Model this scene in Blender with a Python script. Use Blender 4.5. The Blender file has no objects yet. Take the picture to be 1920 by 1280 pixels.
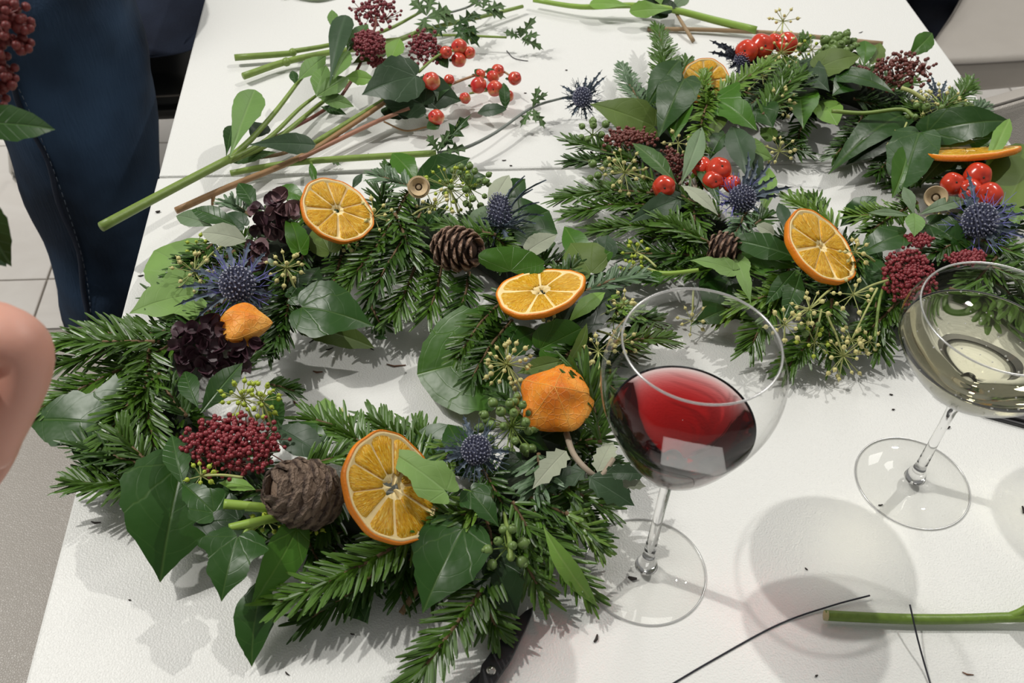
import bpy, math, random
from math import pi, sin, cos, sqrt, atan2
from mathutils import Vector as V, Matrix
random.seed(7)
rnd = random.random
def ru(a, b): return a + (b - a) * rnd()
C = bpy.context.scene.collection
SC = bpy.context.scene
T = 0.74                                   # table height; P() heights are above the table top
# ------------------------------------------------------------------ camera
FPX = 1874.63
CAMR = Matrix.Rotation(-.12141, 3, 'Z') @ Matrix.Rotation(.76412, 3, 'X') @ Matrix.Rotation(.05197, 3, 'Z')
CAMP = V((0, 0, T + .62))
cam = bpy.data.cameras.new('camera'); cam.sensor_width = 36; cam.lens = FPX * 36 / 1920
cam.clip_start = .02
cam.dof.use_dof = True; cam.dof.focus_distance = .80; cam.dof.aperture_fstop = 15
co = bpy.data.objects.new('camera', cam); C.objects.link(co)
co.matrix_world = Matrix.Translation(CAMP) @ CAMR.to_4x4()
SC.camera = co
# ------------------------------------------------------------------ light, exposure
SC.view_settings.view_transform = 'Standard'; SC.view_settings.look = 'None'
SC.view_settings.gamma = 1; SC.view_settings.exposure = 0.0
try: SC.view_settings.use_curve_mapping = False
except Exception: pass
wd = bpy.data.worlds.new('room_light'); SC.world = wd; wd.use_nodes = True
bg = wd.node_tree.nodes['Background']; bg.inputs[0].default_value = (.985, .985, .95, 1); bg.inputs[1].default_value = .24
def lamp(name, kind, loc, power, size, col=(1, .96, .9), aim=None):
    l = bpy.data.lights.new(name, kind); l.energy = power; l.color = col
    if kind == 'AREA': l.size = size
    else: l.shadow_soft_size = size
    o = bpy.data.objects.new(name, l); C.objects.link(o); o.location = loc
    if aim is not None: o.rotation_euler = (V(aim) - V(loc)).to_track_quat('-Z', 'Y').to_euler()
    return o
S1 = V((.275, .351, T)); S2 = V((.25, .31, T))
D1 = V((.455, .3635, .8127)); D2 = V((-.528, .2728, .804))
lamp('ceiling_spot', 'POINT', S1 + D1 * 3.5, 150, .035, (1, .975, .92))
lamp('ceiling_spot', 'POINT', S2 + D2 * 3.5, 182, .035, (1, .975, .92))
lamp('fill_panel', 'AREA', (-1.7, 1.3, T + 2.2), 24, .7, (1, .975, .93), (-.6, 1.2, 0))  # unseen area lamp, added to brighten the floor at left
lamp('fill_panel', 'AREA', (1.0, 3.0, T + 2.1), 14, .7, (1, .975, .93), (0.4, .8, T))  # unseen area lamp, added for soft fill from above
# ------------------------------------------------------------------ pixel helpers
def ray(px, py): return (CAMR @ V((px - 960, 640 - py, -FPX))).normalized()
def P(px, py, z=0.0):
    d = ray(px, py); t = (z + T - CAMP.z) / d.z
    return CAMP + d * t
def PD(px, py, dist): return CAMP + ray(px, py) * dist
def mpp(p): return (p - CAMP).length / FPX * 1.0       # metres per pixel at p
# ------------------------------------------------------------------ materials
MATS = {}
def newmat(name):
    m = bpy.data.materials.new(name); m.use_nodes = True
    nt = m.node_tree; b = nt.nodes['Principled BSDF']
    return m, nt, b
def math_n(nt, op, a, b=None, c=None):
    n = nt.nodes.new('ShaderNodeMath'); n.operation = op
    for i, x in enumerate((a, b, c)):
        if x is None: continue
        if isinstance(x, (int, float)): n.inputs[i].default_value = x
        else: nt.links.new(x, n.inputs[i])
    return n.outputs[0]
def mixc(nt, fac, a, b):
    n = nt.nodes.new('ShaderNodeMix'); n.data_type = 'RGBA'
    for s, x in ((0, fac), (6, a), (7, b)):
        if isinstance(x, (int, float)): n.inputs[s].default_value = x
        elif isinstance(x, tuple): n.inputs[s].default_value = (x[0], x[1], x[2], 1)
        else: nt.links.new(x, n.inputs[s])
    return n.outputs[2]
def noise(nt, scale, detail=3, coord='Object', rough=.5, dist=0, stretch=None):
    tc = nt.nodes.new('ShaderNodeTexCoord'); n = nt.nodes.new('ShaderNodeTexNoise')
    n.inputs['Scale'].default_value = scale; n.inputs['Detail'].default_value = detail
    n.inputs['Roughness'].default_value = rough; n.inputs['Distortion'].default_value = dist
    if stretch:
        mp = nt.nodes.new('ShaderNodeMapping'); mp.inputs['Scale'].default_value = stretch
        nt.links.new(tc.outputs[coord], mp.inputs[0]); nt.links.new(mp.outputs[0], n.inputs['Vector'])
    else: nt.links.new(tc.outputs[coord], n.inputs['Vector'])
    return n.outputs['Fac']
def ramp(nt, fac, stops):
    n = nt.nodes.new('ShaderNodeValToRGB'); e = n.color_ramp.elements
    while len(e) < len(stops): e.new(.5)
    for i, (p, c) in enumerate(stops):
        e[i].position = p; e[i].color = (c[0], c[1], c[2], 1) if isinstance(c, tuple) else (c, c, c, 1)
    nt.links.new(fac, n.inputs[0]); return n.outputs[0]
def bump(nt, b, h, strength, dist=.001):
    n = nt.nodes.new('ShaderNodeBump'); n.inputs['Strength'].default_value = strength
    n.inputs['Distance'].default_value = dist
    nt.links.new(h, n.inputs['Height']); nt.links.new(n.outputs[0], b.inputs['Normal'])
def sc_(c, k): return tuple(min(1, x * k) for x in c)
def plain(name, col, rough=.5, var=.3, scale=60, bmp=0, metal=0, spec=.5, sss=0, back=None, coat=0):
    if name in MATS: return MATS[name]
    m, nt, b = newmat(name)
    f = noise(nt, scale, 3)
    r = nt.nodes.new('ShaderNodeObjectInfo')
    f2 = math_n(nt, 'ADD', math_n(nt, 'MULTIPLY', f, .75), math_n(nt, 'MULTIPLY', r.outputs['Random'], .25))
    cc = mixc(nt, f2, sc_(col, 1 - var), sc_(col, 1 + var))
    if back:
        g = nt.nodes.new('ShaderNodeNewGeometry'); cc = mixc(nt, g.outputs['Backfacing'], cc, back)
    nt.links.new(cc, b.inputs['Base Color'])
    b.inputs['Roughness'].default_value = rough; b.inputs['Metallic'].default_value = metal
    b.inputs['Specular IOR Level'].default_value = spec
    if coat: b.inputs['Coat Weight'].default_value = coat; b.inputs['Coat Roughness'].default_value = .08
    if sss: b.inputs['Subsurface Weight'].default_value = sss; b.inputs['Subsurface Radius'].default_value = (.01, .004, .002); b.inputs['Subsurface Scale'].default_value = 1
    if bmp: bump(nt, b, noise(nt, scale * 4, 4), bmp)
    MATS[name] = m; return m
def leafmat(name, col, back, vein, rough=.3, pinnate=False, veinamt=.34):
    m, nt, b = newmat('leaf_' + name)
    tc = nt.nodes.new('ShaderNodeTexCoord'); sp = nt.nodes.new('ShaderNodeSeparateXYZ')
    nt.links.new(tc.outputs['UV'], sp.inputs[0]); u, v = sp.outputs[0], sp.outputs[1]
    av = math_n(nt, 'ABSOLUTE', v)
    mid = math_n(nt, 'SUBTRACT', 1, math_n(nt, 'SMOOTH_MIN', math_n(nt, 'DIVIDE', av, .016), 1, .1))
    if pinnate:
        q = math_n(nt, 'MULTIPLY', math_n(nt, 'SUBTRACT', u, math_n(nt, 'MULTIPLY', av, .8)), 8)
        fr = math_n(nt, 'ABSOLUTE', math_n(nt, 'SUBTRACT', math_n(nt, 'FRACT', q), .5))
        side = math_n(nt, 'MULTIPLY', math_n(nt, 'SUBTRACT', 1, math_n(nt, 'MINIMUM', math_n(nt, 'DIVIDE', fr, .07), 1)), .35)
    else:
        uu = math_n(nt, 'SUBTRACT', u, .04)
        th = math_n(nt, 'ADD', math_n(nt, 'ARCTAN2', av, uu), math_n(nt, 'MULTIPLY', math_n(nt, 'SUBTRACT', noise(nt, 60, 2), .5), .35))
        rr = math_n(nt, 'SQRT', math_n(nt, 'ADD', math_n(nt, 'MULTIPLY', uu, uu), math_n(nt, 'MULTIPLY', v, v)))
        side = None
        for t0 in (.62, 1.3):
            d = math_n(nt, 'MULTIPLY', math_n(nt, 'ABSOLUTE', math_n(nt, 'SUBTRACT', th, t0)), rr)
            s = math_n(nt, 'SUBTRACT', 1, math_n(nt, 'MINIMUM', math_n(nt, 'DIVIDE', d, .013), 1))
            side = s if side is None else math_n(nt, 'MAXIMUM', side, s)
        q = math_n(nt, 'MULTIPLY', math_n(nt, 'ADD', rr, math_n(nt, 'MULTIPLY', th, .22)), 6)
        fr = math_n(nt, 'ABSOLUTE', math_n(nt, 'SUBTRACT', math_n(nt, 'FRACT', q), .5))
        s3 = math_n(nt, 'MULTIPLY', math_n(nt, 'SUBTRACT', 1, math_n(nt, 'MINIMUM', math_n(nt, 'DIVIDE', fr, .06), 1)), .22)
        side = math_n(nt, 'MAXIMUM', math_n(nt, 'MULTIPLY', side, .7), s3)
    vn = math_n(nt, 'MULTIPLY', math_n(nt, 'MAXIMUM', mid, side), veinamt)
    f = noise(nt, 25, 4)
    oi = nt.nodes.new('ShaderNodeObjectInfo')
    f2 = math_n(nt, 'ADD', math_n(nt, 'MULTIPLY', f, .7), math_n(nt, 'MULTIPLY', oi.outputs['Random'], .3))
    base = mixc(nt, f2, sc_(col, .6), sc_(col, 1.4))
    front = mixc(nt, vn, base, vein)
    g = nt.nodes.new('ShaderNodeNewGeometry')
    cc = mixc(nt, g.outputs['Backfacing'], front, mixc(nt, f, sc_(back, .8), sc_(back, 1.15)))
    nt.links.new(cc, b.inputs['Base Color'])
    ro = math_n(nt, 'ADD', rough + .05, math_n(nt, 'MULTIPLY', g.outputs['Backfacing'], .25))
    nt.links.new(math_n(nt, 'ADD', ro, math_n(nt, 'MULTIPLY', math_n(nt, 'SUBTRACT', f, .5), .15)), b.inputs['Roughness'])
    hh = math_n(nt, 'ADD', math_n(nt, 'MULTIPLY', vn, -1), math_n(nt, 'MULTIPLY', noise(nt, 70, 2), .9))
    bump(nt, b, hh, .5, .0012); b.inputs['Specular IOR Level'].default_value = .34
    MATS['leaf_' + name] = m; return m
LM = {
 'dark': leafmat('dark', (.018, .062, .007), (.13, .2, .035), (.11, .18, .045), .30),
 'deep': leafmat('deep', (.010, .030, .006), (.10, .15, .03), (.05, .10, .035), .32),
 'mid': leafmat('mid', (.045, .130, .009), (.17, .26, .04), (.17, .28, .06), .32),
 'bright': leafmat('bright', (.16, .30, .05), (.22, .32, .1), (.3, .42, .14), .42),
 'pale': leafmat('pale', (.17, .29, .075), (.17, .29, .075), (.24, .36, .13), .5, veinamt=.4),
 'olive': leafmat('olive', (.10, .16, .025), (.10, .16, .03), (.17, .24, .07), .5, veinamt=.4),
 'silver': leafmat('silver', (.34, .37, .27), (.30, .33, .24), (.42, .44, .34), .6, True, .5),
 'sage': leafmat('sage', (.14, .21, .11), (.36, .38, .28), (.25, .32, .2), .45, True, .5),
 'lance': leafmat('lance', (.024, .068, .012), (.16, .24, .05), (.11, .2, .07), .3, True, .6),
 'lanceolive': leafmat('lanceolive', (.045, .10, .022), (.16, .24, .09), (.16, .24, .09), .35, True, .6),
 'lancegreen': leafmat('lancegreen', (.13, .24, .06), (.17, .28, .09), (.22, .34, .12), .42, True, .5),
 'ery': leafmat('ery', (.075, .14, .045), (.14, .2, .08), (.2, .27, .12), .45),
 'slate': leafmat('slate', (.032, .065, .028), (.16, .24, .09), (.09, .15, .08), .38),
}
FIR = {'fir': plain('fir_needle', (.052, .120, .009), .36, .6, 60, spec=.5, back=(.10, .19, .03)),
       'light': plain('fir_needle_light', (.11, .21, .02), .38, .4, 60, back=(.18, .28, .05)),
       'dark': plain('fir_needle_dark', (.030, .078, .008), .36, .5, 60, spec=.45, back=(.06, .12, .02)),
       'grey': plain('fir_needle_grey', (.10, .17, .085), .42, .35, 40, back=(.25, .32, .22))}
TWIG = plain('twig_bark', (.16, .10, .045), .7, .4, 200, .4)
GSTEM = plain('green_stem', (.20, .29, .06), .45, .3, 90, .2)
YSTEM = plain('yellow_green_stem', (.42, .45, .16), .5, .25, 120)
BSTEM = plain('brown_stem', (.30, .17, .075), .5, .35, 90, .2)
PSTEM = plain('purple_stem', (.17, .19, .17), .5, .3, 90)
UMB = plain('umbel_bud', (.64, .58, .24), .45, .25, 100)
UMBG = plain('umbel_bud_green', (.42, .52, .05), .45, .25, 100)
GBER = plain('green_berry', (.14, .22, .06), .4, .4, 120)
SKB = plain('skimmia_bud', (.23, .03, .038), .28, .45, 250)
SKC = plain('skimmia_bud_wine', (.19, .028, .036), .35, .5, 250)
SKD = plain('skimmia_bud_brown', (.16, .045, .035), .36, .45, 250)
SKS = plain('skimmia_stalk', (.16, .05, .035), .5, .3, 100)
THB = plain('thistle_bract', (.085, .115, .15), .5, .4, 90)
THG = plain('thistle_bract_green', (.07, .15, .07), .5, .35, 90)
THK = plain('thistle_bract_dark', (.025, .032, .048), .5, .4, 90)
THV = plain('thistle_violet', (.26, .25, .66), .55, .35, 150)
THH = plain('thistle_head', (.07, .075, .13), .6, .5, 300)
THT = plain('thistle_floret_tip', (.35, .36, .45), .6, .4, 300)
PET = plain('hydrangea_petal', (.055, .022, .032), .5, .55, 60, .2, back=(.075, .04, .05))
PETL = plain('hydrangea_petal_mauve', (.20, .11, .12), .5, .45, 60, .2)
RED = plain('crab_apple', (.62, .045, .016), .22, .3, 40, coat=.5)
HYP = plain('hypericum_berry', (.6, .11, .055), .25, .3, 40, coat=.3)
_nt = HYP.node_tree; _b = _nt.nodes['Principled BSDF']; _nt.links.new(ramp(_nt, noise(_nt, 90, 1), [(.38, (.60, .03, .03)), (.6, (.64, .10, .05)), (.74, (.72, .42, .16))]), _b.inputs['Base Color'])
CONE1_ = plain('cone_scale_light', (.33, .19, .12), .6, .35, 90, .4)
CONE1D = plain('cone_scale_dark', (.05, .025, .016), .8, .3, 90)
CONE2_ = plain('cone_scale_brown', (.21, .145, .10), .7, .5, 130, .8)
def conemat(name, stops, sc):
    m, nt, b = newmat(name); tc = nt.nodes.new('ShaderNodeTexCoord'); sp = nt.nodes.new('ShaderNodeSeparateXYZ'); nt.links.new(tc.outputs['Object'], sp.inputs[0])
    n = noise(nt, sc, 5); f = math_n(nt, 'ADD', sp.outputs[1], math_n(nt, 'MULTIPLY', math_n(nt, 'SUBTRACT', n, .5), .25))
    nt.links.new(ramp(nt, f, stops), b.inputs['Base Color']); b.inputs['Roughness'].default_value = .65; bump(nt, b, n, .6, .05); return m
CONE1 = conemat('cone_scale_pale_rim', [(.3, (.03, .015, .01)), (.62, (.12, .06, .035)), (.85, (.36, .21, .14)), (1.0, (.52, .36, .27))], 5)
CONE2 = conemat('cone_scale_grey_brown', [(.2, (.10, .065, .045)), (.5, (.22, .15, .105)), (.82, (.25, .175, .125)), (.98, (.06, .035, .025))], 6)
MOSS = plain('wreath_base', (.014, .022, .010), .9, .5, 60, .6)
# orange slice materials
def orange_mats():
    m, nt, b = newmat('orange_flesh')
    tc = nt.nodes.new('ShaderNodeTexCoord'); mp = nt.nodes.new('ShaderNodeMapping'); mp.inputs['Scale'].default_value = (26, 3.5, 1)
    nt.links.new(tc.outputs['UV'], mp.inputs[0])
    n = nt.nodes.new('ShaderNodeTexNoise'); n.inputs['Scale'].default_value = 2.2; n.inputs['Detail'].default_value = 5; n.inputs['Distortion'].default_value = 1.3
    nt.links.new(mp.outputs[0], n.inputs['Vector'])
    c = ramp(nt, n.outputs['Fac'], [(.30, (.50, .19, .0)), (.44, (.76, .36, .002)), (.56, (.88, .50, .02)), (.68, (.93, .72, .24))])
    nt.links.new(c, b.inputs['Base Color']); b.inputs['Roughness'].default_value = .3
    b.inputs['Subsurface Weight'].default_value = .25; b.inputs['Subsurface Radius'].default_value = (.004, .002, .0005); b.inputs['Subsurface Scale'].default_value = 1
    bump(nt, b, n.outputs['Fac'], .8, .0015)
    MATS['flesh'] = m
    plain('orange_peel', (.80, .23, .008), .42, .12, 120, .5)
    plain('orange_pith', (.93, .72, .36), .6, .12, 150, .3)
orange_mats()
m, nt, b = newmat('physalis_paper')
tc = nt.nodes.new('ShaderNodeTexCoord')
vo = nt.nodes.new('ShaderNodeTexVoronoi'); vo.feature = 'DISTANCE_TO_EDGE'; vo.inputs['Scale'].default_value = 220
nt.links.new(tc.outputs['Object'], vo.inputs['Vector'])
nz = noise(nt, 45, 4)
cc = ramp(nt, nz, [(.3, (.72, .17, .005)), (.5, (.85, .27, .012)), (.7, (.88, .42, .07))])
vv = math_n(nt, 'SUBTRACT', 1, math_n(nt, 'MINIMUM', math_n(nt, 'DIVIDE', vo.outputs['Distance'], .09), 1))
nt.links.new(mixc(nt, math_n(nt, 'MULTIPLY', vv, .25), cc, (.9, .5, .15)), b.inputs['Base Color'])
b.inputs['Roughness'].default_value = .55; bump(nt, b, math_n(nt, 'ADD', nz, math_n(nt, 'MULTIPLY', vv, .4)), .6, .0012)
b.inputs['Subsurface Weight'].default_value = .3; b.inputs['Subsurface Radius'].default_value = (.006, .002, .0005); b.inputs['Subsurface Scale'].default_value = 1
MATS['physalis'] = m
plain('physalis_rib', (.86, .42, .08), .5, .15)
# glass: thin walls (clear + fresnel reflection)
m, nt, b = newmat('thin_glass')
nt.nodes.remove(b); tr = nt.nodes.new('ShaderNodeBsdfTransparent'); gl = nt.nodes.new('ShaderNodeBsdfGlossy'); gl.inputs['Roughness'].default_value = .0
lw = nt.nodes.new('ShaderNodeLayerWeight'); lw.inputs['Blend'].default_value = .42
fz = math_n(nt, 'ADD', math_n(nt, 'MULTIPLY', math_n(nt, 'POWER', lw.outputs['Facing'], 3.2), .7), .022)
nt.links.new(mixc(nt, math_n(nt, 'POWER', lw.outputs['Facing'], 5), (.985, .985, .98), (.55, .54, .53)), tr.inputs[0])
mx = nt.nodes.new('ShaderNodeMixShader'); nt.links.new(fz, mx.inputs[0]); nt.links.new(tr.outputs[0], mx.inputs[1]); nt.links.new(gl.outputs[0], mx.inputs[2])
nt.links.new(mx.outputs[0], nt.nodes['Material Output'].inputs[0]); MATS['thin'] = m
def glassmat(name, col, ior, dens=None, vcol=None):
    m, nt, b = newmat(name); nt.nodes.remove(b)
    g = nt.nodes.new('ShaderNodeBsdfRefraction'); g.inputs['IOR'].default_value = ior; g.inputs['Roughness'].default_value = 0; g.inputs['Color'].default_value = (*col, 1)
    gs = nt.nodes.new('ShaderNodeBsdfGlossy'); gs.inputs['Roughness'].default_value = .0
    fr = nt.nodes.new('ShaderNodeFresnel'); fr.inputs[0].default_value = ior
    mx = nt.nodes.new('ShaderNodeMixShader'); nt.links.new(fr.outputs[0], mx.inputs[0]); nt.links.new(g.outputs[0], mx.inputs[1]); nt.links.new(gs.outputs[0], mx.inputs[2])
    out = nt.nodes['Material Output']; nt.links.new(mx.outputs[0], out.inputs[0])
    if dens:
        va = nt.nodes.new('ShaderNodeVolumeAbsorption'); va.inputs[0].default_value = (*vcol, 1); va.inputs[1].default_value = dens
        nt.links.new(va.outputs[0], out.inputs[1])
    MATS[name] = m; return m
m, nt, b = newmat('rim_glass_glint')
nt.nodes.remove(b); tr = nt.nodes.new('ShaderNodeBsdfTransparent'); gl = nt.nodes.new('ShaderNodeBsdfGlossy'); gl.inputs['Roughness'].default_value = .25; df = nt.nodes.new('ShaderNodeBsdfTranslucent'); df.inputs[0].default_value = (.9, .9, .9, 1)  # white translucent mix paints in the light a glass rim would catch
m1 = nt.nodes.new('ShaderNodeMixShader'); m1.inputs[0].default_value = .5; nt.links.new(gl.outputs[0], m1.inputs[1]); nt.links.new(df.outputs[0], m1.inputs[2])
m2 = nt.nodes.new('ShaderNodeMixShader'); m2.inputs[0].default_value = .62; nt.links.new(tr.outputs[0], m2.inputs[1]); nt.links.new(m1.outputs[0], m2.inputs[2]); nt.links.new(m2.outputs[0], nt.nodes['Material Output'].inputs[0]); MATS['rim'] = m
glassmat('stem_glass', (.98, .98, .98), 1.45)
glassmat('red_wine', (1, 1, 1), 1.33, 150, (.82, .03, .05))
glassmat('white_wine', (1, .995, .93), 1.33, 5, (.95, .88, .45))
plain('black_coating', (.022, .021, .024), .38, .1, 40); plain('steel', (.6, .58, .54), .25, .1, 40, metal=1)
plain('wire', (.02, .02, .03), .4, .1, 40, metal=.3)
plain('acorn', (.42, .32, .2), .6, .2, 90, .3); plain('acorn_in', (.62, .47, .28), .6, .2, 90)
plain('calyx', (.05, .035, .02), .7, .3)
plain('debris_dark', (.03, .022, .018), .8, .4)
plain('debris_pinkbrown', (.20, .10, .06), .8, .4)
# ------------------------------------------------------------------ objects
WM = {}
def link(o, parent, M):
    C.objects.link(o); WM[o] = M
    if parent is not None:
        o.parent = parent; o.matrix_parent_inverse = WM[parent].inverted()
    o.matrix_basis = M
    return o
def thing(name, label, cat, loc, group=None):
    o = bpy.data.objects.new(name, None); o.empty_display_size = .02
    link(o, None, Matrix.Translation(loc)); tag(o, label, cat, group); return o
def tag(o, label=None, cat=None, group=None, kind=None):
    if label: o['label'] = label
    if cat: o['category'] = cat
    if group: o['group'] = group
    if kind: o['kind'] = kind
    return o
I4 = Matrix.Identity(4)
def mesh(name, vs, fs, mat, smooth=True, uvs=None, mats=None, mi=None):
    me = bpy.data.meshes.new(name); me.from_pydata([tuple(v) for v in vs], [], fs)
    for mm in (mats or [mat]): me.materials.append(mm)
    if uvs is not None:
        ul = me.uv_layers.new(name='UVMap'); li = [0] * len(me.loops); me.loops.foreach_get('vertex_index', li)
        flat = []
        for i in li: flat += uvs[i]
        ul.data.foreach_set('uv', flat)
    if smooth: me.polygons.foreach_set('use_smooth', [True] * len(me.polygons))
    if mi: me.polygons.foreach_set('material_index', mi)
    me.update(); return me
def mk(name, vs, fs, mat, parent=None, smooth=True, uvs=None, M=I4, kind=None, label=None, mats=None, mi=None):
    """world-space vertices; the object's origin is put at the piece's own base"""
    vs = [V(v) for v in vs]
    if M is I4:
        o0 = vs[0].copy(); M = Matrix.Translation(o0); vs = [v - o0 for v in vs]
    o = bpy.data.objects.new(name, mesh(name, vs, fs, mat, smooth, uvs, mats, mi)); link(o, parent, M)
    if kind: o['kind'] = kind
    if label: o['label'] = label
    return o
def frame(z, x=None):
    z = z.normalized(); x = x or (V((0, 0, 1)) if abs(z.z) < .9 else V((1, 0, 0)))
    x = (x - z * x.dot(z)).normalized(); return x, z.cross(x), z
def catmull(pts, n):
    if len(pts) < 3: return [pts[0].lerp(pts[-1], i / n) for i in range(n + 1)]
    out = []; q = [pts[0] * 2 - pts[1]] + list(pts) + [pts[-1] * 2 - pts[-2]]
    seg = len(pts) - 1; per = max(1, n // seg)
    for s in range(seg):
        a, b, c, d = q[s:s + 4]
        for i in range(per):
            t = i / per
            out.append(.5 * (2 * b + (c - a) * t + (2 * a - 5 * b + 4 * c - d) * t * t + (3 * b - a - 3 * c + d) * t ** 3))
    out.append(pts[-1]); return out
class MB:
    def __init__(s): s.v = []; s.f = []; s.uv = []
    def add(s, vs, fs, uv=None):
        k = len(s.v); s.v += vs; s.f += [tuple(i + k for i in f) for f in fs]
        s.uv += uv if uv else [(0, 0)] * len(vs)
    def tube(s, pts, r0, r1, sides=6, cap=True):
        k = len(s.v); n = len(pts); x = None
        for i, p in enumerate(pts):
            t = (pts[min(i + 1, n - 1)] - pts[max(i - 1, 0)])
            if t.length < 1e-9: t = V((0, 0, 1))
            x, y, z = frame(t, x if x is not None else None)
            r = (r0 + (r1 - r0) * i / max(1, n - 1)) if not callable(r0) else r0(i / max(1, n - 1))
            for j in range(sides):
                a = 2 * pi * j / sides; s.v.append(p + x * (r * cos(a)) + y * (r * sin(a))); s.uv.append((i / n, j / sides))
        for i in range(n - 1):
            for j in range(sides):
                a = k + i * sides + j; b = k + i * sides + (j + 1) % sides
                s.f.append((a, b, b + sides, a + sides))
        if cap:
            s.f.append(tuple(k + j for j in range(sides))[::-1]); s.f.append(tuple(k + (n - 1) * sides + j for j in range(sides)))
    def ball(s, c, r, M=None, lo=False, sz=1):
        vs, fs = ICO0 if lo else ICO1
        if M is None: s.add([c + v * r for v in vs], fs)
        else: s.add([c + M @ (v * r) for v in vs], fs)
    def build(s, name, mat, parent=None, smooth=True, kind=None, label=None, uv=False):
        return mk(name, s.v, s.f, mat, parent, smooth, s.uv if uv else None, kind=kind, label=label)
def ico(sub):
    t = (1 + 5 ** .5) / 2
    vs = [V(v).normalized() for v in [(-1, t, 0), (1, t, 0), (-1, -t, 0), (1, -t, 0), (0, -1, t), (0, 1, t), (0, -1, -t), (0, 1, -t), (t, 0, -1), (t, 0, 1), (-t, 0, -1), (-t, 0, 1)]]
    fs = [(0, 11, 5), (0, 5, 1), (0, 1, 7), (0, 7, 10), (0, 10, 11), (1, 5, 9), (5, 11, 4), (11, 10, 2), (10, 7, 6), (7, 1, 8), (3, 9, 4), (3, 4, 2), (3, 2, 6), (3, 6, 8), (3, 8, 9), (4, 9, 5), (2, 4, 11), (6, 2, 10), (8, 6, 7), (9, 8, 1)]
    for _ in range(sub):
        c = {}; nf = []
        def m_(a, b):
            k = (min(a, b), max(a, b))
            if k not in c: vs.append((vs[a] + vs[b]).normalized()); c[k] = len(vs) - 1
            return c[k]
        for a, b_, d in fs:
            x, y, z = m_(a, b_), m_(b_, d), m_(d, a); nf += [(a, x, z), (b_, y, x), (d, z, y), (x, y, z)]
        fs = nf
    return vs, fs
ICO0 = ico(0); ICO1 = ico(1); ICO2 = ico(2); ICO3 = ico(3)
def pts3(l): return [P(*a) for a in l]
def stem(name, parent, pts, r0, r1, mat, n=16, sides=8, label=None):
    mb = MB(); mb.tube(catmull([p if isinstance(p, V) else P(*p) for p in pts], n), r0, r1, sides)
    return mb.build(name, mat, parent, label=label)
def lathe(name, prof, c, mat, parent, seg=64, axis=None, label=None, smooth=True):
    vs, fs = [], []
    for r, z in prof:
        for j in range(seg):
            a = 2 * pi * j / seg; vs.append(V((r * cos(a), r * sin(a), z)))
    for i in range(len(prof) - 1):
        for j in range(seg):
            a = i * seg + j; b_ = i * seg + (j + 1) % seg; fs.append((a, b_, b_ + seg, a + seg))
    if axis is None: M = Matrix.Translation(c)
    else:
        x, y, z = frame(axis); M = Matrix.Translation(c) @ Matrix((x, y, z)).transposed().to_4x4()
    return mk(name, vs, fs, mat, parent, smooth, M=M, label=label)
# ------------------------------------------------------------------ leaves
SH = {
 'ivy': [(.07, 0), (-.02, .13), (-.07, .42), (.03, .72), (.14, .92), (.27, 1.0), (.38, .72), (.47, .60), (.6, .60), (.72, .44), (.88, .15), (1, 0)],
 'heart': [(.05, 0), (-.04, .2), (-.05, .5), (.06, .82), (.25, 1), (.45, .93), (.65, .66), (.82, .33), (.93, .11), (1, 0)],
 'round': [(.03, 0), (-.05, .25), (-.03, .6), (.12, .92), (.35, 1.03), (.6, .95), (.82, .66), (.95, .28), (1, 0)],
 'lance': [(0, 0), (.08, .18), (.2, .52), (.38, .92), (.52, 1), (.7, .8), (.85, .42), (.95, .13), (1, 0)],
 'spat': [(0, .02), (.15, .16), (.35, .5), (.55, .85), (.72, 1), (.87, .8), (.96, .4), (1, 0)],
 'oval': [(0, 0), (.1, .42), (.3, .9), (.5, 1), (.7, .88), (.88, .45), (1, 0)],
 'star': [(.05, 0), (-.05, .3), (.0, .75), (.10, 1.08), (.28, .72), (.43, .52), (.6, .50), (.78, .3), (1, 0)],
 'jag': [(0, 0), (.1, .12), (.22, .2), (.3, .75), (.36, .24), (.46, .3), (.56, 1.0), (.6, .3), (.7, .26), (.8, .62), (.84, .16), (1, 0)],
 'holly': [(0, 0), (.06, .3), (.12, .75), (.2, .6), (.33, 1), (.42, .75), (.55, 1), (.64, .65), (.77, .72), (.85, .32), (1, 0)],
}
SHARP = {'holly', 'jag'}
def leaf(parent, shape, bx, by, bz, tx, ty, tz, wpx, col, roll=0, arch=.08, fold=.12, wave=.04, label=None, name=None, pet=0, twist=0):
    B, Tp = P(bx, by, bz), P(tx, ty, tz)
    if rnd() < .5 and roll == 0: roll = ru(-12, 12)
    return leaf3(parent, shape, B, Tp, wpx * mpp((B + Tp) / 2) / 2, col, roll, arch, fold, wave, label, name, pet, twist)
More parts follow.
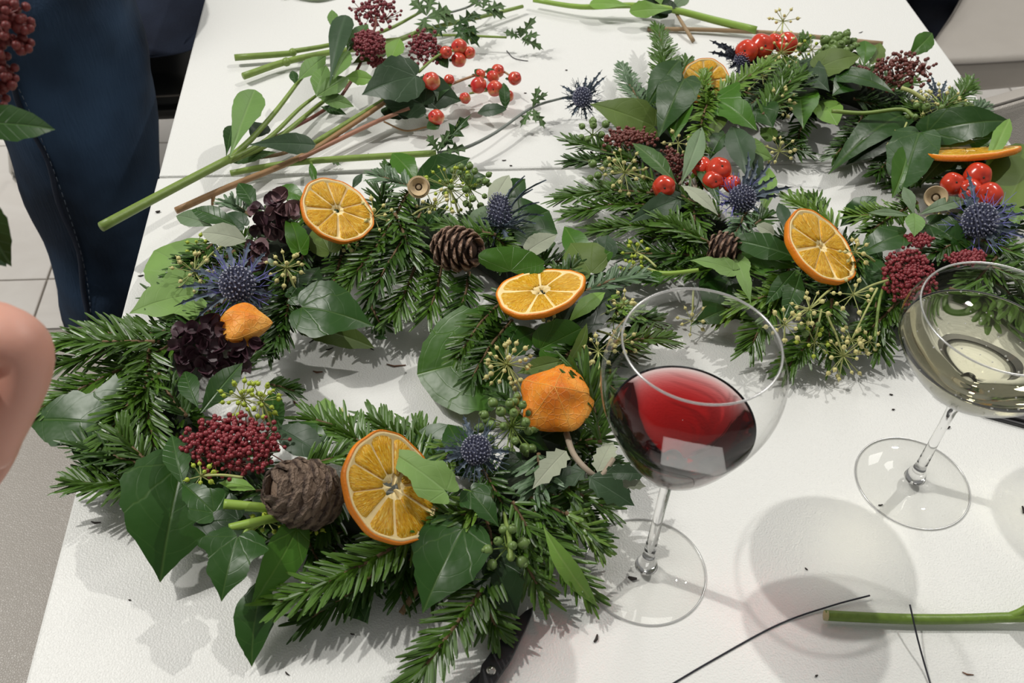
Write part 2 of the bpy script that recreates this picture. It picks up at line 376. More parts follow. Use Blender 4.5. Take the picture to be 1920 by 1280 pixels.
def leaf3(parent, shape, B, Tp, hw, col, roll=0, arch=.08, fold=.12, wave=.04, label=None, name=None, pet=0, twist=0, up=None):
    d = Tp - B; L = d.length; u = d / L
    up = up or (V((0, 0, 1)) * .5 + (CAMP - B).normalized() * .5)
    n = (up - u * up.dot(u)).normalized(); x = u.cross(n)
    R = Matrix.Rotation(math.radians(roll), 3, u); n = R @ n; x = R @ x
    pr = SH[shape]
    if shape in SHARP: half = [V((a, b_, 0)) for a, b_ in pr]
    else: half = catmull([V((a, b_, 0)) for a, b_ in pr], 3 * (len(pr) - 1))
    jit = [ru(.93, 1.07) for _ in half]
    out = [(h.x, h.y * j) for h, j in zip(half, jit)] + [(h.x, -h.y * ru(.95, 1.05)) for h in half[-2:0:-1]]
    k1, k2, ph = ru(1.5, 3), ru(-1, 1), ru(0, 6)
    vs, uv = [], []
    def pos(s, v):
        w = v * hw; a = abs(v)
        z = arch * L * 4 * max(0, s) * (1 - s) + fold * abs(w) - .25 * fold * a * a * hw
        z += wave * hw * sin(k1 * 3 * s + ph + (2 if v > 0 else 0)) * a * a * 2.2
        ww = w
        if twist:
            t_ = math.radians(twist) * s; z, ww = z + w * sin(t_), w * cos(t_)
        return B + u * (L * s) + x * ww + n * z
    rings = (1, .72, .42)
    cx = .38
    for k in rings:
        for s, v in out:
            s2 = cx + (s - cx) * k; v2 = v * k
            vs.append(pos(s2, v2)); uv.append((s2, v2 * hw / L))
    vs.append(pos(cx, 0)); uv.append((cx, 0))
    N = len(out); fs = []
    for r in range(2):
        for j in range(N):
            a, b_ = r * N + j, r * N + (j + 1) % N; fs.append((a, b_, b_ + N, a + N))
    for j in range(N): fs.append((2 * N + j, 2 * N + (j + 1) % N, 3 * N))
    f = fs[-1]; nn = (vs[f[1]] - vs[f[0]]).cross(vs[f[2]] - vs[f[0]])
    if nn.dot(n) < 0: fs = [q[::-1] for q in fs]
    nm = name or ('ivy_leaf' if shape in ('ivy', 'heart', 'star', 'round') else 'leaf')
    o = mk(nm, vs, fs, LM[col], parent, True, uv, label=label)
    if pet:
        q = B - u * pet - n * pet * .3
        mb = MB(); mb.tube(catmull([q, B - u * pet * .4, B + u * L * .03 + n * .0002], 6), .0008, .0007, 5)
        mb.build('petiole', GSTEM, parent)
    return o
# ------------------------------------------------------------------ fir
def fir(parent, bx, by, bz, tx, ty, tz, nl=.018, mat='fir', flat=.35, sp=.0024, spread=58, sag=.0, wid=.0026, both=True, tw=True, label=None):
    return fir3(parent, P(bx, by, bz), P(tx, ty, tz), nl, mat, flat, sp, spread, sag, wid, tw, label)
def fir3(parent, A, B, nl=.018, mat='fir', flat=.35, sp=.0024, spread=58, sag=0, wid=.0026, tw=True, label=None):
    L = (B - A).length; d = (B - A).normalized()
    side = d.cross(V((0, 0, 1))); side = side.normalized() if side.length > .1 else V((1, 0, 0))
    M_ = A.lerp(B, .5) + side * L * ru(-.06, .06) + V((0, 0, -sag * L + L * .03))
    pts = catmull([A, M_, B - d * nl * .35], 10)
    mb = MB(); mb.tube(pts, .0016, .0009, 6)
    root = mb.build('fir_sprig', TWIG, parent, label=label)
    n = int(L / sp); nb = MB()
    for i in range(n):
        t = (i + .5) / n
        f = t * (len(pts) - 1); k = min(int(f), len(pts) - 2); p = pts[k].lerp(pts[k + 1], f - k)
        ax = (pts[k + 1] - pts[k]).normalized(); sd = ax.cross(V((0, 0, 1))).normalized() if abs(ax.z) < .95 else V((1, 0, 0)); up = sd.cross(ax)
        for s in (-1, 1, 0, 0):
            if s == 0:
                if rnd() > .42: continue
                phi = ru(20, 160)
            else: phi = (0 if s > 0 else 180) + ru(-8, 38) * (1 if s > 0 else -1) * (.4 + flat * 1.6)
            phi = math.radians(phi)
            sa = math.radians(max(14, spread * ru(.75, 1.15) * (1 - .55 * t ** 3)))
            dr = (ax * cos(sa) + (sd * cos(phi) + up * sin(phi)) * sin(sa)).normalized()
            l = nl * 1.28 * ru(.72, 1.1) * (1 - .35 * abs(t - .45) ** 1.5) * (.7 if s == 0 else 1)
            w = wid * ru(.8, 1.15) / 2
            wd_ = dr.cross(up if s else ax); wd_ = wd_.normalized() if wd_.length > .05 else sd
            nn = wd_.cross(dr).normalized()
            if nn.z < 0: nn = -nn; wd_ = -wd_
            bend = nn * (l * ru(-.02, .10)); 
            vs = []
            for q, ww in ((0, .35), (.2, .95), (.75, 1.0), (.95, .55)):
                c0 = p + dr * (l * q) - bend * (q * q) + ax * (l * .12 * q * q)
                vs += [c0 - wd_ * (w * ww), c0 + nn * (w * .25 * ww), c0 + wd_ * (w * ww)]
            vs.append(p + dr * l - bend + ax * l * .12)
            fs = []
            for r in range(3):
                a = r * 3; fs += [(a, a + 3, a + 4, a + 1), (a + 1, a + 4, a + 5, a + 2)]
            fs += [(9, 12, 10), (10, 12, 11)]
            f0 = fs[0]; nf = (vs[f0[1]] - vs[f0[0]]).cross(vs[f0[2]] - vs[f0[0]])
            if nf.dot(nn) < 0: fs = [g[::-1] for g in fs]
            nb.add(vs, fs)
    nb.build('needles', FIR[mat], root, smooth=False, kind='stuff')
    return root
# ------------------------------------------------------------------ flowers, berries, cones
def umbel(parent, cx, cy, z, rpx, n=20, mat='y', base=None, br=.0017, up=None, dome=.6, label=None, srad=.00048):
    Cc = P(cx, cy, z); R = rpx * mpp(Cc)
    up = (up or ((CAMP - Cc).normalized() * 1.0 + V((0, 0, .25)) + V((ru(-.3, .3), ru(-.3, .3), 0)))).normalized(); n = max(8, int(n * .8))
    x, y, zz = frame(up); C0 = Cc - up * R * .45
    st = MB(); be = MB()
    for i in range(n):
        ct = 1 - (1 - cos(pi * dome)) * (i + .5) / n; sn = sqrt(max(0, 1 - ct * ct)); a = i * 2.39996 + ru(-.25, .25)
        dr = x * cos(a) * sn + y * sin(a) * sn + zz * ct
        rr = R * ru(.8, 1.08); e = C0 + dr * rr
        st.tube([C0, C0 + dr * rr * .5 + zz * rr * .02, e], srad, srad * .8, 4, False)
        b_ = br * ru(.8, 1.2); be.ball(e, b_)
        be.tube([e, e + dr * b_ * 1.7], b_ * .45, b_ * .15, 4)
    if base is not None: st.tube(catmull([P(*base), (P(*base) + C0) / 2 + V((0, 0, .002)), C0], 8), .0011, .0008, 6)
    else: st.tube([C0 - up * R * .9, C0], .001, .0008, 6)
    o = st.build('ivy_umbel', YSTEM if mat != 'g' else GSTEM, parent, label=label)
    be.build('buds', {'y': UMB, 'yg': UMBG, 'g': GBER}[mat], o, kind='stuff'); return o
def greenberries(parent, cx, cy, z, rpx, n, br=.0035, label=None, base=None, dome=.55):
    """thick ripe ivy berries: each one an own sphere with a darker cap"""
    Cc = P(cx, cy, z); R = rpx * mpp(Cc); up = ((CAMP - Cc).normalized() + V((0, 0, .5))).normalized(); x, y, zz = frame(up); C0 = Cc - up * R * .6
    st = MB()
    E_ = []
    for i in range(n):
        ct = 1 - (1 - cos(pi * dome)) * (i + .5) / n; sn = sqrt(1 - ct * ct); a = i * 2.39996 + ru(-.3, .3)
        dr = x * cos(a) * sn + y * sin(a) * sn + zz * ct; e = C0 + dr * R * ru(.75, 1.1); st.tube([C0, e], .0006, .0005, 4, False); E_.append((e, dr))
    if base: st.tube(catmull([P(*base), C0], 4), .0014, .001, 6)
    o = st.build('ivy_berry_cluster', GSTEM, parent, label=label)
    for e, dr in E_:
        be = MB(); b_ = br * ru(.75, 1.1); be.ball(e, b_); q = MB()
        be.tube([e + dr * b_ * .8, e + dr * b_ * 1.12, e + dr * b_ * 1.2], b_ * .5, b_ * .25, 8)
        be.build('berry', GBER, o)
    return o
def skimmia(parent, cx, cy, z, rxpx, rypx, n, br=.0019, mat=None, ang=0, hgt=.5, label=None, loose=0, name='skimmia_bud_cluster'):
    Cc = P(cx, cy, z); s = mpp(Cc); rx, ry = rxpx * s, rypx * s; rz = min(rx, ry) * hgt * 2
    vw = (CAMP - Cc).normalized(); up = (vw * .6 + V((0, 0, .6))).normalized()
    xx = CAMR @ V((cos(ang), sin(ang), 0)); xx = (xx - up * xx.dot(up)).normalized(); yy = up.cross(xx)
    base = Cc - up * rz * .9; st = MB(); be = MB(); hubs = []
    for i in range(max(5, n // 14)):
        a = ru(0, 2 * pi); r = sqrt(rnd()) * .75; h = base + up * rz * .9 + xx * rx * r * cos(a) + yy * ry * r * sin(a) - up * rz * .3 * r; hubs.append(h)
        st.tube([base, (base + h) / 2 + up * rz * .05, h], .0009, .0006, 5, False)
    for i in range(n):
        a = i * 2.39996; r = sqrt((i + .5) / n); k = ru(.8, 1.05) if not loose else ru(.55, 1.15)
        hz = sqrt(max(0, 1 - r * r * .85))
        e = base + up * rz * (.3 + .75 * hz * ru(.7, 1.05)) + xx * rx * r * k * cos(a) + yy * ry * r * k * sin(a)
        h = min(hubs, key=lambda q: (q - e).length); st.tube([h, e], .0005, .0004, 4, False)
        b_ = br * ru(.75, 1.2); be.ball(e, b_)
    o = st.build(name, SKS, parent, label=label); be.build('buds', mat or SKB, o, kind='stuff'); return o
def spiny(parent, A, B, w, mat, up, name='bract', teeth=True):
    d = B - A; L = d.length; u = d / L; n = (up - u * up.dot(u)); n = n.normalized() if n.length > .05 else frame(u)[0]; x = u.cross(n)
    prof = [(0, .25), (.15, .45), (.3, .6), (.36, 1.3), (.42, .6), (.55, .55), (.6, 1.15), (.66, .45), (.78, .35), (.82, .75), (.87, .22), (1, 0)] if teeth else [(0, .4), (.2, .8), (.45, 1), (.7, .7), (.88, .3), (1, 0)]
    vs = []
    for s, k in prof:
        c0 = A + u * L * s + n * L * (.12 * sin(pi * s)); s2 = .03 if k > .9 and teeth else 0
        vs += [c0 - x * w * k + n * w * .35 + u * L * s2, c0 - n * w * .15 * (k > 0), c0 + x * w * k + n * w * .35 + u * L * s2]
    fs = []
    for i in range(len(prof) - 1):
        a = i * 3; fs += [(a, a + 1, a + 4, a + 3), (a + 1, a + 2, a + 5, a + 4)]
    return mk(name, vs, fs, mat, parent, False)
def thistle(parent, cx, cy, z, rpx, tips, mat=None, axis=None, blue=.5, label=None, elong=1.25, wpx=6.5, tz=.0, vmat=None, spread_n=26):
    Cc = P(cx, cy, z); s = mpp(Cc); R = rpx * s
    ax = (axis or ((CAMP - Cc).normalized() * .8 + V((0, 0, .5)))).normalized(); x, y, zz = frame(ax)
    hb = MB(); Mx = Matrix((x, y, zz * elong)).transposed(); hb.ball(Cc, R * .82, Mx)
    n = 130
    for i in range(n):
        ct = 1 - 1.75 * (i + .5) / n; sn = sqrt(1 - ct * ct); a = i * 2.39996
        dr = (x * cos(a) * sn + y * sin(a) * sn + zz * ct * elong); p0 = Cc + dr * R * .78
        dn = dr.normalized(); hb.tube([p0, p0 + dn * R * .22, p0 + dn * R * .34], R * .085, R * .01, 4)
    head = hb.build('eryngium_flower', THH, parent, smooth=False, label=label)
    tb = MB()
    for i in range(n):
        ct = 1 - 1.75 * (i + .5) / n; sn = sqrt(1 - ct * ct); a = i * 2.39996 + .1
        dr = (x * cos(a) * sn + y * sin(a) * sn + zz * ct * elong); tb.ball(Cc + dr * R * 1.03, R * .065, lo=True)
    tb.build('florets', THT, head, kind='stuff')
    base = Cc - zz * R * elong * .75
    for t in tips:
        e = P(t[0], t[1], t[2] if len(t) > 2 else z - .006)
        spiny(head, base + (e - base).normalized() * R * .2, e, wpx * s, mat or THB, ax)
    vb = MB()
    for i in range(spread_n):
        a = 2 * pi * i / spread_n + ru(-.1, .1); dr = (x * cos(a) + y * sin(a)) + zz * ru(-.1, .5); l = R * ru(1.5, 2.3)
        p0 = base + dr * R * .3; vb.tube([p0, p0 + dr * l * .5, p0 + dr * l + zz * l * .1], .0007, .0002, 4)
        e = p0 + dr * l * .6
        for k in (-1, 1): vb.tube([e, e + (dr + (x * -sin(a) + y * cos(a)) * k * .8) * l * .25], .0004, .0001, 3)
    vb.build('spines', vmat or THV, head, kind='stuff', smooth=False)
    return head
def dframe(cx, cy, z, a_px, ratio, ang, sgn):
    """disc seen as an ellipse: major half axis a_px at image angle ang (deg, y up), its face turned towards image angle ang+90*sgn"""
    c = P(cx, cy, z); vw = (CAMP - c).normalized(); a = math.radians(ang)
    mj = CAMR @ V((cos(a), sin(a), 0)); mj = (mj - vw * mj.dot(vw)).normalized()
    mn = vw.cross(mj)                                # image direction ang+90
    th = math.acos(ratio); n = vw * cos(th) + mn * (sgn * sin(th))
    return c, a_px * mpp(c), mj, n.cross(mj), n
def orange(parent, cx, cy, z, a_px, ratio, ang, sgn, thick=.0045, nseg=9, hole=.10, warp=.05, rot=0, label=None, starry=False):
    c, R, X, Y, N = dframe(cx, cy, z, a_px, ratio, ang, sgn)
    def pt(r, a, h):
        w = warp * R * (r / R) ** 2 * cos(2 * a + rot)
        rr = r * (1 + .012 * sin(5 * a + rot) + .01 * sin(11 * a))
        return c + X * (rr * cos(a)) + Y * (rr * sin(a)) + N * (h + w)
    seg = 72; h = thick / 2
    prof = [(R * .955, h * .75), (R * .985, h), (R, h * .6), (R * 1.005, 0), (R * .99, -h * .7), (R * .95, -h)]
    vs, fs = [], []
    for r, hh in prof:
        for j in range(seg): vs.append(pt(r, 2 * pi * j / seg, hh))
    for i in range(len(prof) - 1):
        for j in range(seg): a, b_ = i * seg + j, i * seg + (j + 1) % seg; fs.append((a, b_, b_ + seg, a + seg))
    root = mk('orange_slice', vs, fs, MATS['orange_peel'], parent, label=label)
    # pith disc with an open core
    def hr(a): return R * hole * (1 + (.45 * sin(5 * a + 1) + .3 * sin(8 * a)) * (1 if starry else .3))
    prof = [(None, -h * .6), (None, h * .5), (R * .3, h * .46), (R * .62, h * .44), (R * .895, h * .5), (R * .92, h * .95), (R * .96, h * .8), (R * .95, -h), (R * .7, -h * .6), (None, -h * .6)]
    vs, fs = [], []
    for r, hh in prof:
        for j in range(seg):
            a = 2 * pi * j / seg; vs.append(pt(hr(a) if r is None else r, a, hh))
    for i in range(len(prof) - 1):
        for j in range(seg): a, b_ = i * seg + j, i * seg + (j + 1) % seg; fs.append((a, b_, b_ + seg, a + seg))
    mk('pith', vs, fs, MATS['orange_pith'], root)
    for k in range(nseg):
        a0 = 2 * pi * k / nseg + rot + ru(-.05, .05); a1 = a0 + 2 * pi / nseg - .012
        for fc in (1, -1):
            vs, uv, fs = [], [], []; nr, na = 7, 9
            for i in range(nr):
                t = (0, .03, .2, .45, .72, .965, 1)[i]; r0 = R * max(hole * 1.45, .15) ; r1 = R * .905
                for j in range(na):
                    q = (0, .03, .16, .33, .5, .67, .84, .97, 1)[j]; am = (a0 + a1) / 2
                    gap = .052 * R / max(r0 + (r1 - r0) * t, .001)
                    a = am + (q - .5) * (a1 - a0 - gap * .9)
                    end = 1 - .07 * (2 * q - 1) ** 6 if t > .7 else 1
                    st = 1 + .25 * (2 * q - 1) ** 2 if t < .3 else 1
                    r = (r0 + (r1 - r0) * t) * (end if t > .7 else 1) * (st if i == 0 else 1)
                    edge = 0 if (i in (0, nr - 1) or j in (0, na - 1)) else 1
                    hh = h * .62 + edge * (.0003 + .0005 * rnd())
                    if not edge: hh = h * .40
                    vs.append(pt(r, a, fc * hh)); uv.append((a * .6 + k * .37, r / R + k))
            for i in range(nr - 1):
                for j in range(na - 1): a = i * na + j; q_ = (a, a + 1, a + na + 1, a + na); fs.append(q_ if fc < 0 else q_[::-1])
            if fc == 1: V1, U1, F1 = vs, uv, fs
        kk = len(V1)
        mk('segment', V1 + vs, F1 + [tuple(i + kk for i in f) for f in fs], MATS['flesh'], root, True, U1 + uv)
    return root
def cone(parent, cx, cy, z, a_px, b_px, ax_img, tilt, n, openness, mat, label=None, tipmat=None):
    """cone with its axis at image angle ax_img (deg), leaning towards the viewer by tilt; every scale an object"""
    c = P(cx, cy, z); s = mpp(c); La, Rb = a_px * s, b_px * s; vw = (CAMP - c).normalized(); a = math.radians(ax_img)
    im = CAMR @ V((cos(a), sin(a), 0)); im = (im - vw * im.dot(vw)).normalized(); t = math.radians(tilt)
    ax = (im * cos(t) + vw * sin(t)).normalized(); x, y, zz = frame(ax)
    kc = .78 if openness > .3 else .90; Mx = Matrix((x * Rb * kc, y * Rb * kc, zz * La * (.86 if openness > .3 else .90))).transposed(); vs, fs = ICO2
    root = mk('pine_cone', [c + Mx @ v for v in vs], fs, CONE1D if openness > .3 else CONE2_, parent, label=label)
    # shared scale mesh: a thick rounded shield, x across, y outward-length, z thickness
    g = []; gf = []
    out = [(-.25, 0), (-.5, .35), (-.52, .65), (-.32, .92), (0, 1.02), (.32, .92), (.52, .65), (.5, .35), (.25, 0)]
    for k, hh in ((1, 0), (1, .10), (.6, .2)):
        for p in out: g.append(V((p[0] * k, .5 + (p[1] - .5) * k, hh - .16 * (p[0] * 2) ** 2 + .06 * p[1])))
    N_ = len(out)
    for r in range(2):
        for j in range(N_): q = (j + 1) % N_; gf.append((r * N_ + j, r * N_ + q, (r + 1) * N_ + q, (r + 1) * N_ + j))
    gf.append(tuple(range(N_))[::-1]); gf.append(tuple(2 * N_ + j for j in range(N_)))
    me = mesh('scale', g, gf, mat, False)
    for i in range(n):
        tt = (i + .5) / n; h = -0.92 + (1.86 if openness > .3 else 1.91) * tt; rr = sqrt(max(.0, 1 - h * h)) ** (.8); aa = i * 2.39996
        rd = x * cos(aa) + y * sin(aa); pos_ = c + zz * La * h * .93 + rd * Rb * rr * (.72 if openness > .3 else .80)
        if openness > .3: outd = (rd * (1.0 - .55 * tt) + zz * (.25 + .9 * tt)).normalized()
        else: outd = (zz * (1 - .1) + rd * (.10 - h * .75 * 1.0)).normalized()
        sdir = zz.cross(rd).normalized(); nd = sdir.cross(outd).normalized()
        if nd.dot(rd + zz * .2) < 0: nd = -nd; sdir = -sdir
        if openness > .3: nd_ = nd
        w = Rb * (.72 if openness > .3 else .92) * (.45 + .62 * rr) ; l = La * (.42 if openness > .3 else .50) * (.6 + .4 * rr)
        yv = nd.cross(sdir)
        if yv.dot(outd) < 0: sdir = -sdir
        Ms = Matrix((sdir * w, outd * l, nd * (w * (.75 if openness > .3 else .7)))).transposed().to_4x4(); Ms = Matrix.Translation(pos_ - outd * l * .35) @ Ms
        o = bpy.data.objects.new('scale', me); link(o, root, Ms)
    return root
def physalis(parent, cx, cy, z, rpx, ax, label=None, squash=1, ribs=6, lens=1.15):
    c = P(cx, cy, z); R = rpx * mpp(c); x, y, zz = frame(ax.normalized()); vs, fs, uv = [], [], []
    nu, nv = 20, 96
    for i in range(nu + 1):
        t = i / nu; r = sin(pi * min(1, t * 1.02)) ** .72 if t < .97 else .04
        r = (sin(pi * t) ** .75) * (1 - .25 * t) * 1.12; hz = (t - .42) * 1.55 * lens + (max(0, t - .8) * 1.2)
        for j in range(nv):
            a = 2 * pi * j / nv; k = abs(cos(a * ribs / 2)) ** 1.0; cr = .90 + .12 * k ** 3 + .03 * sin(3 * a + t * 8)
            cr = 1 + (cr - 1) * min(1, sin(pi * t) * 1.6)
            rr = R * r * cr * (1 + .05 * sin(9 * t + 4 * a)); vs.append(c + x * rr * cos(a) * squash + y * rr * sin(a) + zz * R * hz); uv.append((j / nv, t))
    for i in range(nu):
        for j in range(nv): a, b_ = i * nv + j, i * nv + (j + 1) % nv; fs.append((a, b_, b_ + nv, a + nv))
    o = mk('physalis_lantern', vs, fs, MATS['physalis'], parent, True, uv, label=label)
    for k in range(ribs):
        j = int(round(k * nv / ribs)) % nv; mb = MB(); mb.tube([vs[i * nv + j] for i in range(nu + 1)], R * .018, R * .010, 4); mb.build('rib', MATS['physalis_rib'], o)
    mb = MB(); mb.tube([c - zz * R * .65 * lens, c - zz * R * .95 * lens], R * .04, R * .03, 6); mb.build('stalk', BSTEM, o)
    return o
def hydrangea(parent, cx, cy, z, rx, ry, n, mats, label=None):
    c = P(cx, cy, z); s = mpp(c); vw = (CAMP - c).normalized(); X = CAMR @ V((1, 0, 0)); Y = vw.cross(X).normalized()
    mb = MB(); mb.tube([c - vw * .025, c - vw * .005], .002, .006, 8); root = mb.build('hydrangea_head', PSTEM, parent, label=label)
    for i in range(n):
        a = i * 2.39996; r = sqrt((i + .5) / n); h = sqrt(1 - .85 * r * r)
        ctr = c + X * (rx * s * r * cos(a)) + Y * (ry * s * r * sin(a)) + vw * (min(rx, ry) * s * .55 * (h - .5))
        for k in range(3):
            nd = (vw * ru(.3, 1) + X * ru(-.8, .8) + Y * ru(-.8, .8)).normalized(); x, y, zz = frame(nd, X * ru(-1, 1) + Y * ru(-1, 1)); R = ru(12, 18) * s
            vs = []; ph = ru(0, 6)
            for q in (1, .55):
                for j in range(12):
                    aa = 2 * pi * j / 12; rr = R * q * (1 - .22 * cos(aa)) ; vs.append(ctr + x * rr * cos(aa) * .9 + x * R * .5 + y * rr * sin(aa) + zz * R * (q * q * .3 * sin(2 * aa + ph) + .25 * q * q))
            vs.append(ctr + x * R * .5); fs = [(j, (j + 1) % 12, 12 + (j + 1) % 12, 12 + j) for j in range(12)] + [(12 + j, 12 + (j + 1) % 12, 24) for j in range(12)]
            mk('petal', vs, fs, random.choice(mats), root)
    return root
def apple(parent, cx, cy, z, rpx, mat=RED, name='crab_apple', dimple=True, stalk=None, squash=.93):
    c = P(cx, cy, z); R = rpx * mpp(c); ax = ((CAMP - c).normalized() + V((ru(-.8, .8), ru(-.8, .8), ru(0, .4)))).normalized(); x, y, zz = frame(ax)
    vs = []
    for v in ICO3[0]:
        p = v.z; k = 1 - .18 * math.exp(-((1 - p) / .06)) - .12 * math.exp(-((1 + p) / .08)); k *= 1 + .02 * sin(5 * atan2(v.y, v.x))
        vs.append(c + (x * v.x + y * v.y + zz * v.z * squash) * R * k)
    o = mk(name, vs, ICO3[1], mat, parent)
    mb = MB(); e = c + zz * R * squash * .8; mb.tube([e, e + zz * R * .1], R * .12, R * .06, 6); mb.build('calyx', MATS['calyx'], o)
    if stalk: mb = MB(); mb.tube(catmull([P(*stalk), (P(*stalk) + c) / 2, c - zz * R * .8], 4), .0008, .0006, 5); mb.build('stalk', GSTEM, o)
    return o
def acorn(parent, cx, cy, z, rpx, label):
    c = P(cx, cy, z); R = rpx * mpp(c); ax = (CAMP - c).normalized() + V((0, 0, .15))
    o = lathe('acorn_cup', [(0.02 * R, -R * .9), (R * .55, -R * .75), (R * .95, -R * .2), (R, .1 * R), (R * .93, .18 * R)], c, MATS['acorn'], parent, 24, ax, label)
    lathe('cup_inside', [(R * .93, .18 * R), (R * .8, .05 * R), (R * .6, -R * .25), (R * .42, -R * .3), (R * .38, -R * .22), (0.01, -R * .25)], c, MATS['acorn_in'], o, 24, ax)
    lathe('cup_scar', [(R * .24, -R * .21), (R * .12, -R * .17), (R * .01, -R * .16)], c, MATS['acorn'], o, 16, ax)
    return o
# ================================================================== SETTING
TX0, TX1 = -.263, .613; YS = .8343
def seam_y(x): return YS
# table laminate: white, faint pebbled texture
m, nt, b = newmat('white_laminate')
n1 = noise(nt, 720, 2, 'Object'); n2 = noise(nt, 6, 4, 'Object')
nt.links.new(mixc(nt, n2, (.75, .75, .725), (.79, .79, .765)), b.inputs['Base Color'])
nt.links.new(math_n(nt, 'ADD', .32, math_n(nt, 'MULTIPLY', n1, .2)), b.inputs['Roughness'])
bump(nt, b, n1, .6, .0008); MATS['laminate'] = m
plain('table_edge', (.68, .66, .63), .5, .08, 20); plain('table_metal', (.7, .69, .67), .35, .05, 20)
def bevel_box(name, x0, x1, y0, y1, z0, z1, bv, mat, parent, M=None, seg=3, label=None, kind=None):
    import bmesh
    bm = bmesh.new(); bmesh.ops.create_cube(bm, size=1)
    for v in bm.verts: v.co = V((x0 + (v.co.x + .5) * (x1 - x0), y0 + (v.co.y + .5) * (y1 - y0), z0 + (v.co.z + .5) * (z1 - z0)))
    bmesh.ops.bevel(bm, geom=bm.edges[:] , offset=bv, segments=seg, profile=.5, affect='EDGES')
    vs = [v.co.copy() for v in bm.verts]; bm.verts.index_update(); fs = [tuple(v.index for v in f.verts) for f in bm.faces]; bm.free()
    if M is not None: vs = [M @ v for v in vs]
    o = mk(name, vs, fs, mat, parent, seg > 2 and bv > .01, label=label, kind=kind)
    return o
def table(label, y0, y1, x0, x1):
    t = thing('table', label, 'table', ((x0 + x1) / 2, (y0 + y1) / 2, 0), 'white tables pushed end to end')
    bevel_box('tabletop', x0, x1, y0, y1, T - .028, T, .0025, MATS['laminate'], t, seg=2)
    bevel_box('apron', x0 + .06, x1 - .06, y0 + .06, y1 - .06, T - .075, T - .0285, .003, MATS['table_edge'], t, seg=2)
    for sx in (x0 + .08, x1 - .08):
        for sy in (y0 + .08, y1 - .08):
            mb = MB(); mb.tube([V((sx, sy, 0)), V((sx, sy, T - .03))], .02, .02, 16); mb.build('leg', MATS['table_metal'], t)
table('white laminate table nearest the camera, carrying both wine glasses and scissors', YS - 1.25, YS - .0012, TX0, TX1)
table('white laminate table behind the seam, carrying the loose cut flower stems', YS + .0012, YS + 1.25, TX0 + .0005, TX1 + .03)
# floor tiles
m, nt, b = newmat('floor_tile')
n1 = noise(nt, 7, 6, 'Object', .6, 1.2); oi = nt.nodes.new('ShaderNodeObjectInfo')
nt.links.new(mixc(nt, math_n(nt, 'ADD', math_n(nt, 'MULTIPLY', n1, .8), math_n(nt, 'MULTIPLY', oi.outputs['Random'], .2)), (.66, .61, .56), (.90, .87, .83)), b.inputs['Base Color']); b.inputs['Roughness'].default_value = .35
MATS['tile'] = m; plain('grout', (.34, .31, .27), .9, .1, 50)
fl = mk('floor', [V((-3.4, -2, -.006)), V((3.8, -2, -.006)), V((3.8, 5.5, -.006)), (-3.4, 5.5, -.006)], [(0, 1, 2, 3)], MATS['grout'], None, False, kind='structure')
ts = .45; me = None
for i in range(-5, 10):
    for j in range(-6, 8):
        x, y = -.737 + ts * i, 1.508 + ts * j; g = .002
        if me is None:
            vs = []
            for ins, z in ((0, -.006), (0, -.001), (.0012, 0)):
                vs += [V((g + ins, g + ins, z)), V((ts - g - ins, g + ins, z)), V((ts - g - ins, ts - g - ins, z)), V((g + ins, ts - g - ins, z))]
            fs = [(a + k, (a + 1) % 4 + k, (a + 1) % 4 + k + 4, a + k + 4) for k in (0, 4) for a in range(4)] + [(8, 9, 10, 11)]
            me = mesh('floor_tile', vs, fs, MATS['tile'], False)
        o = bpy.data.objects.new('floor_tile', me); link(o, fl, Matrix.Translation((x, y, 0)))
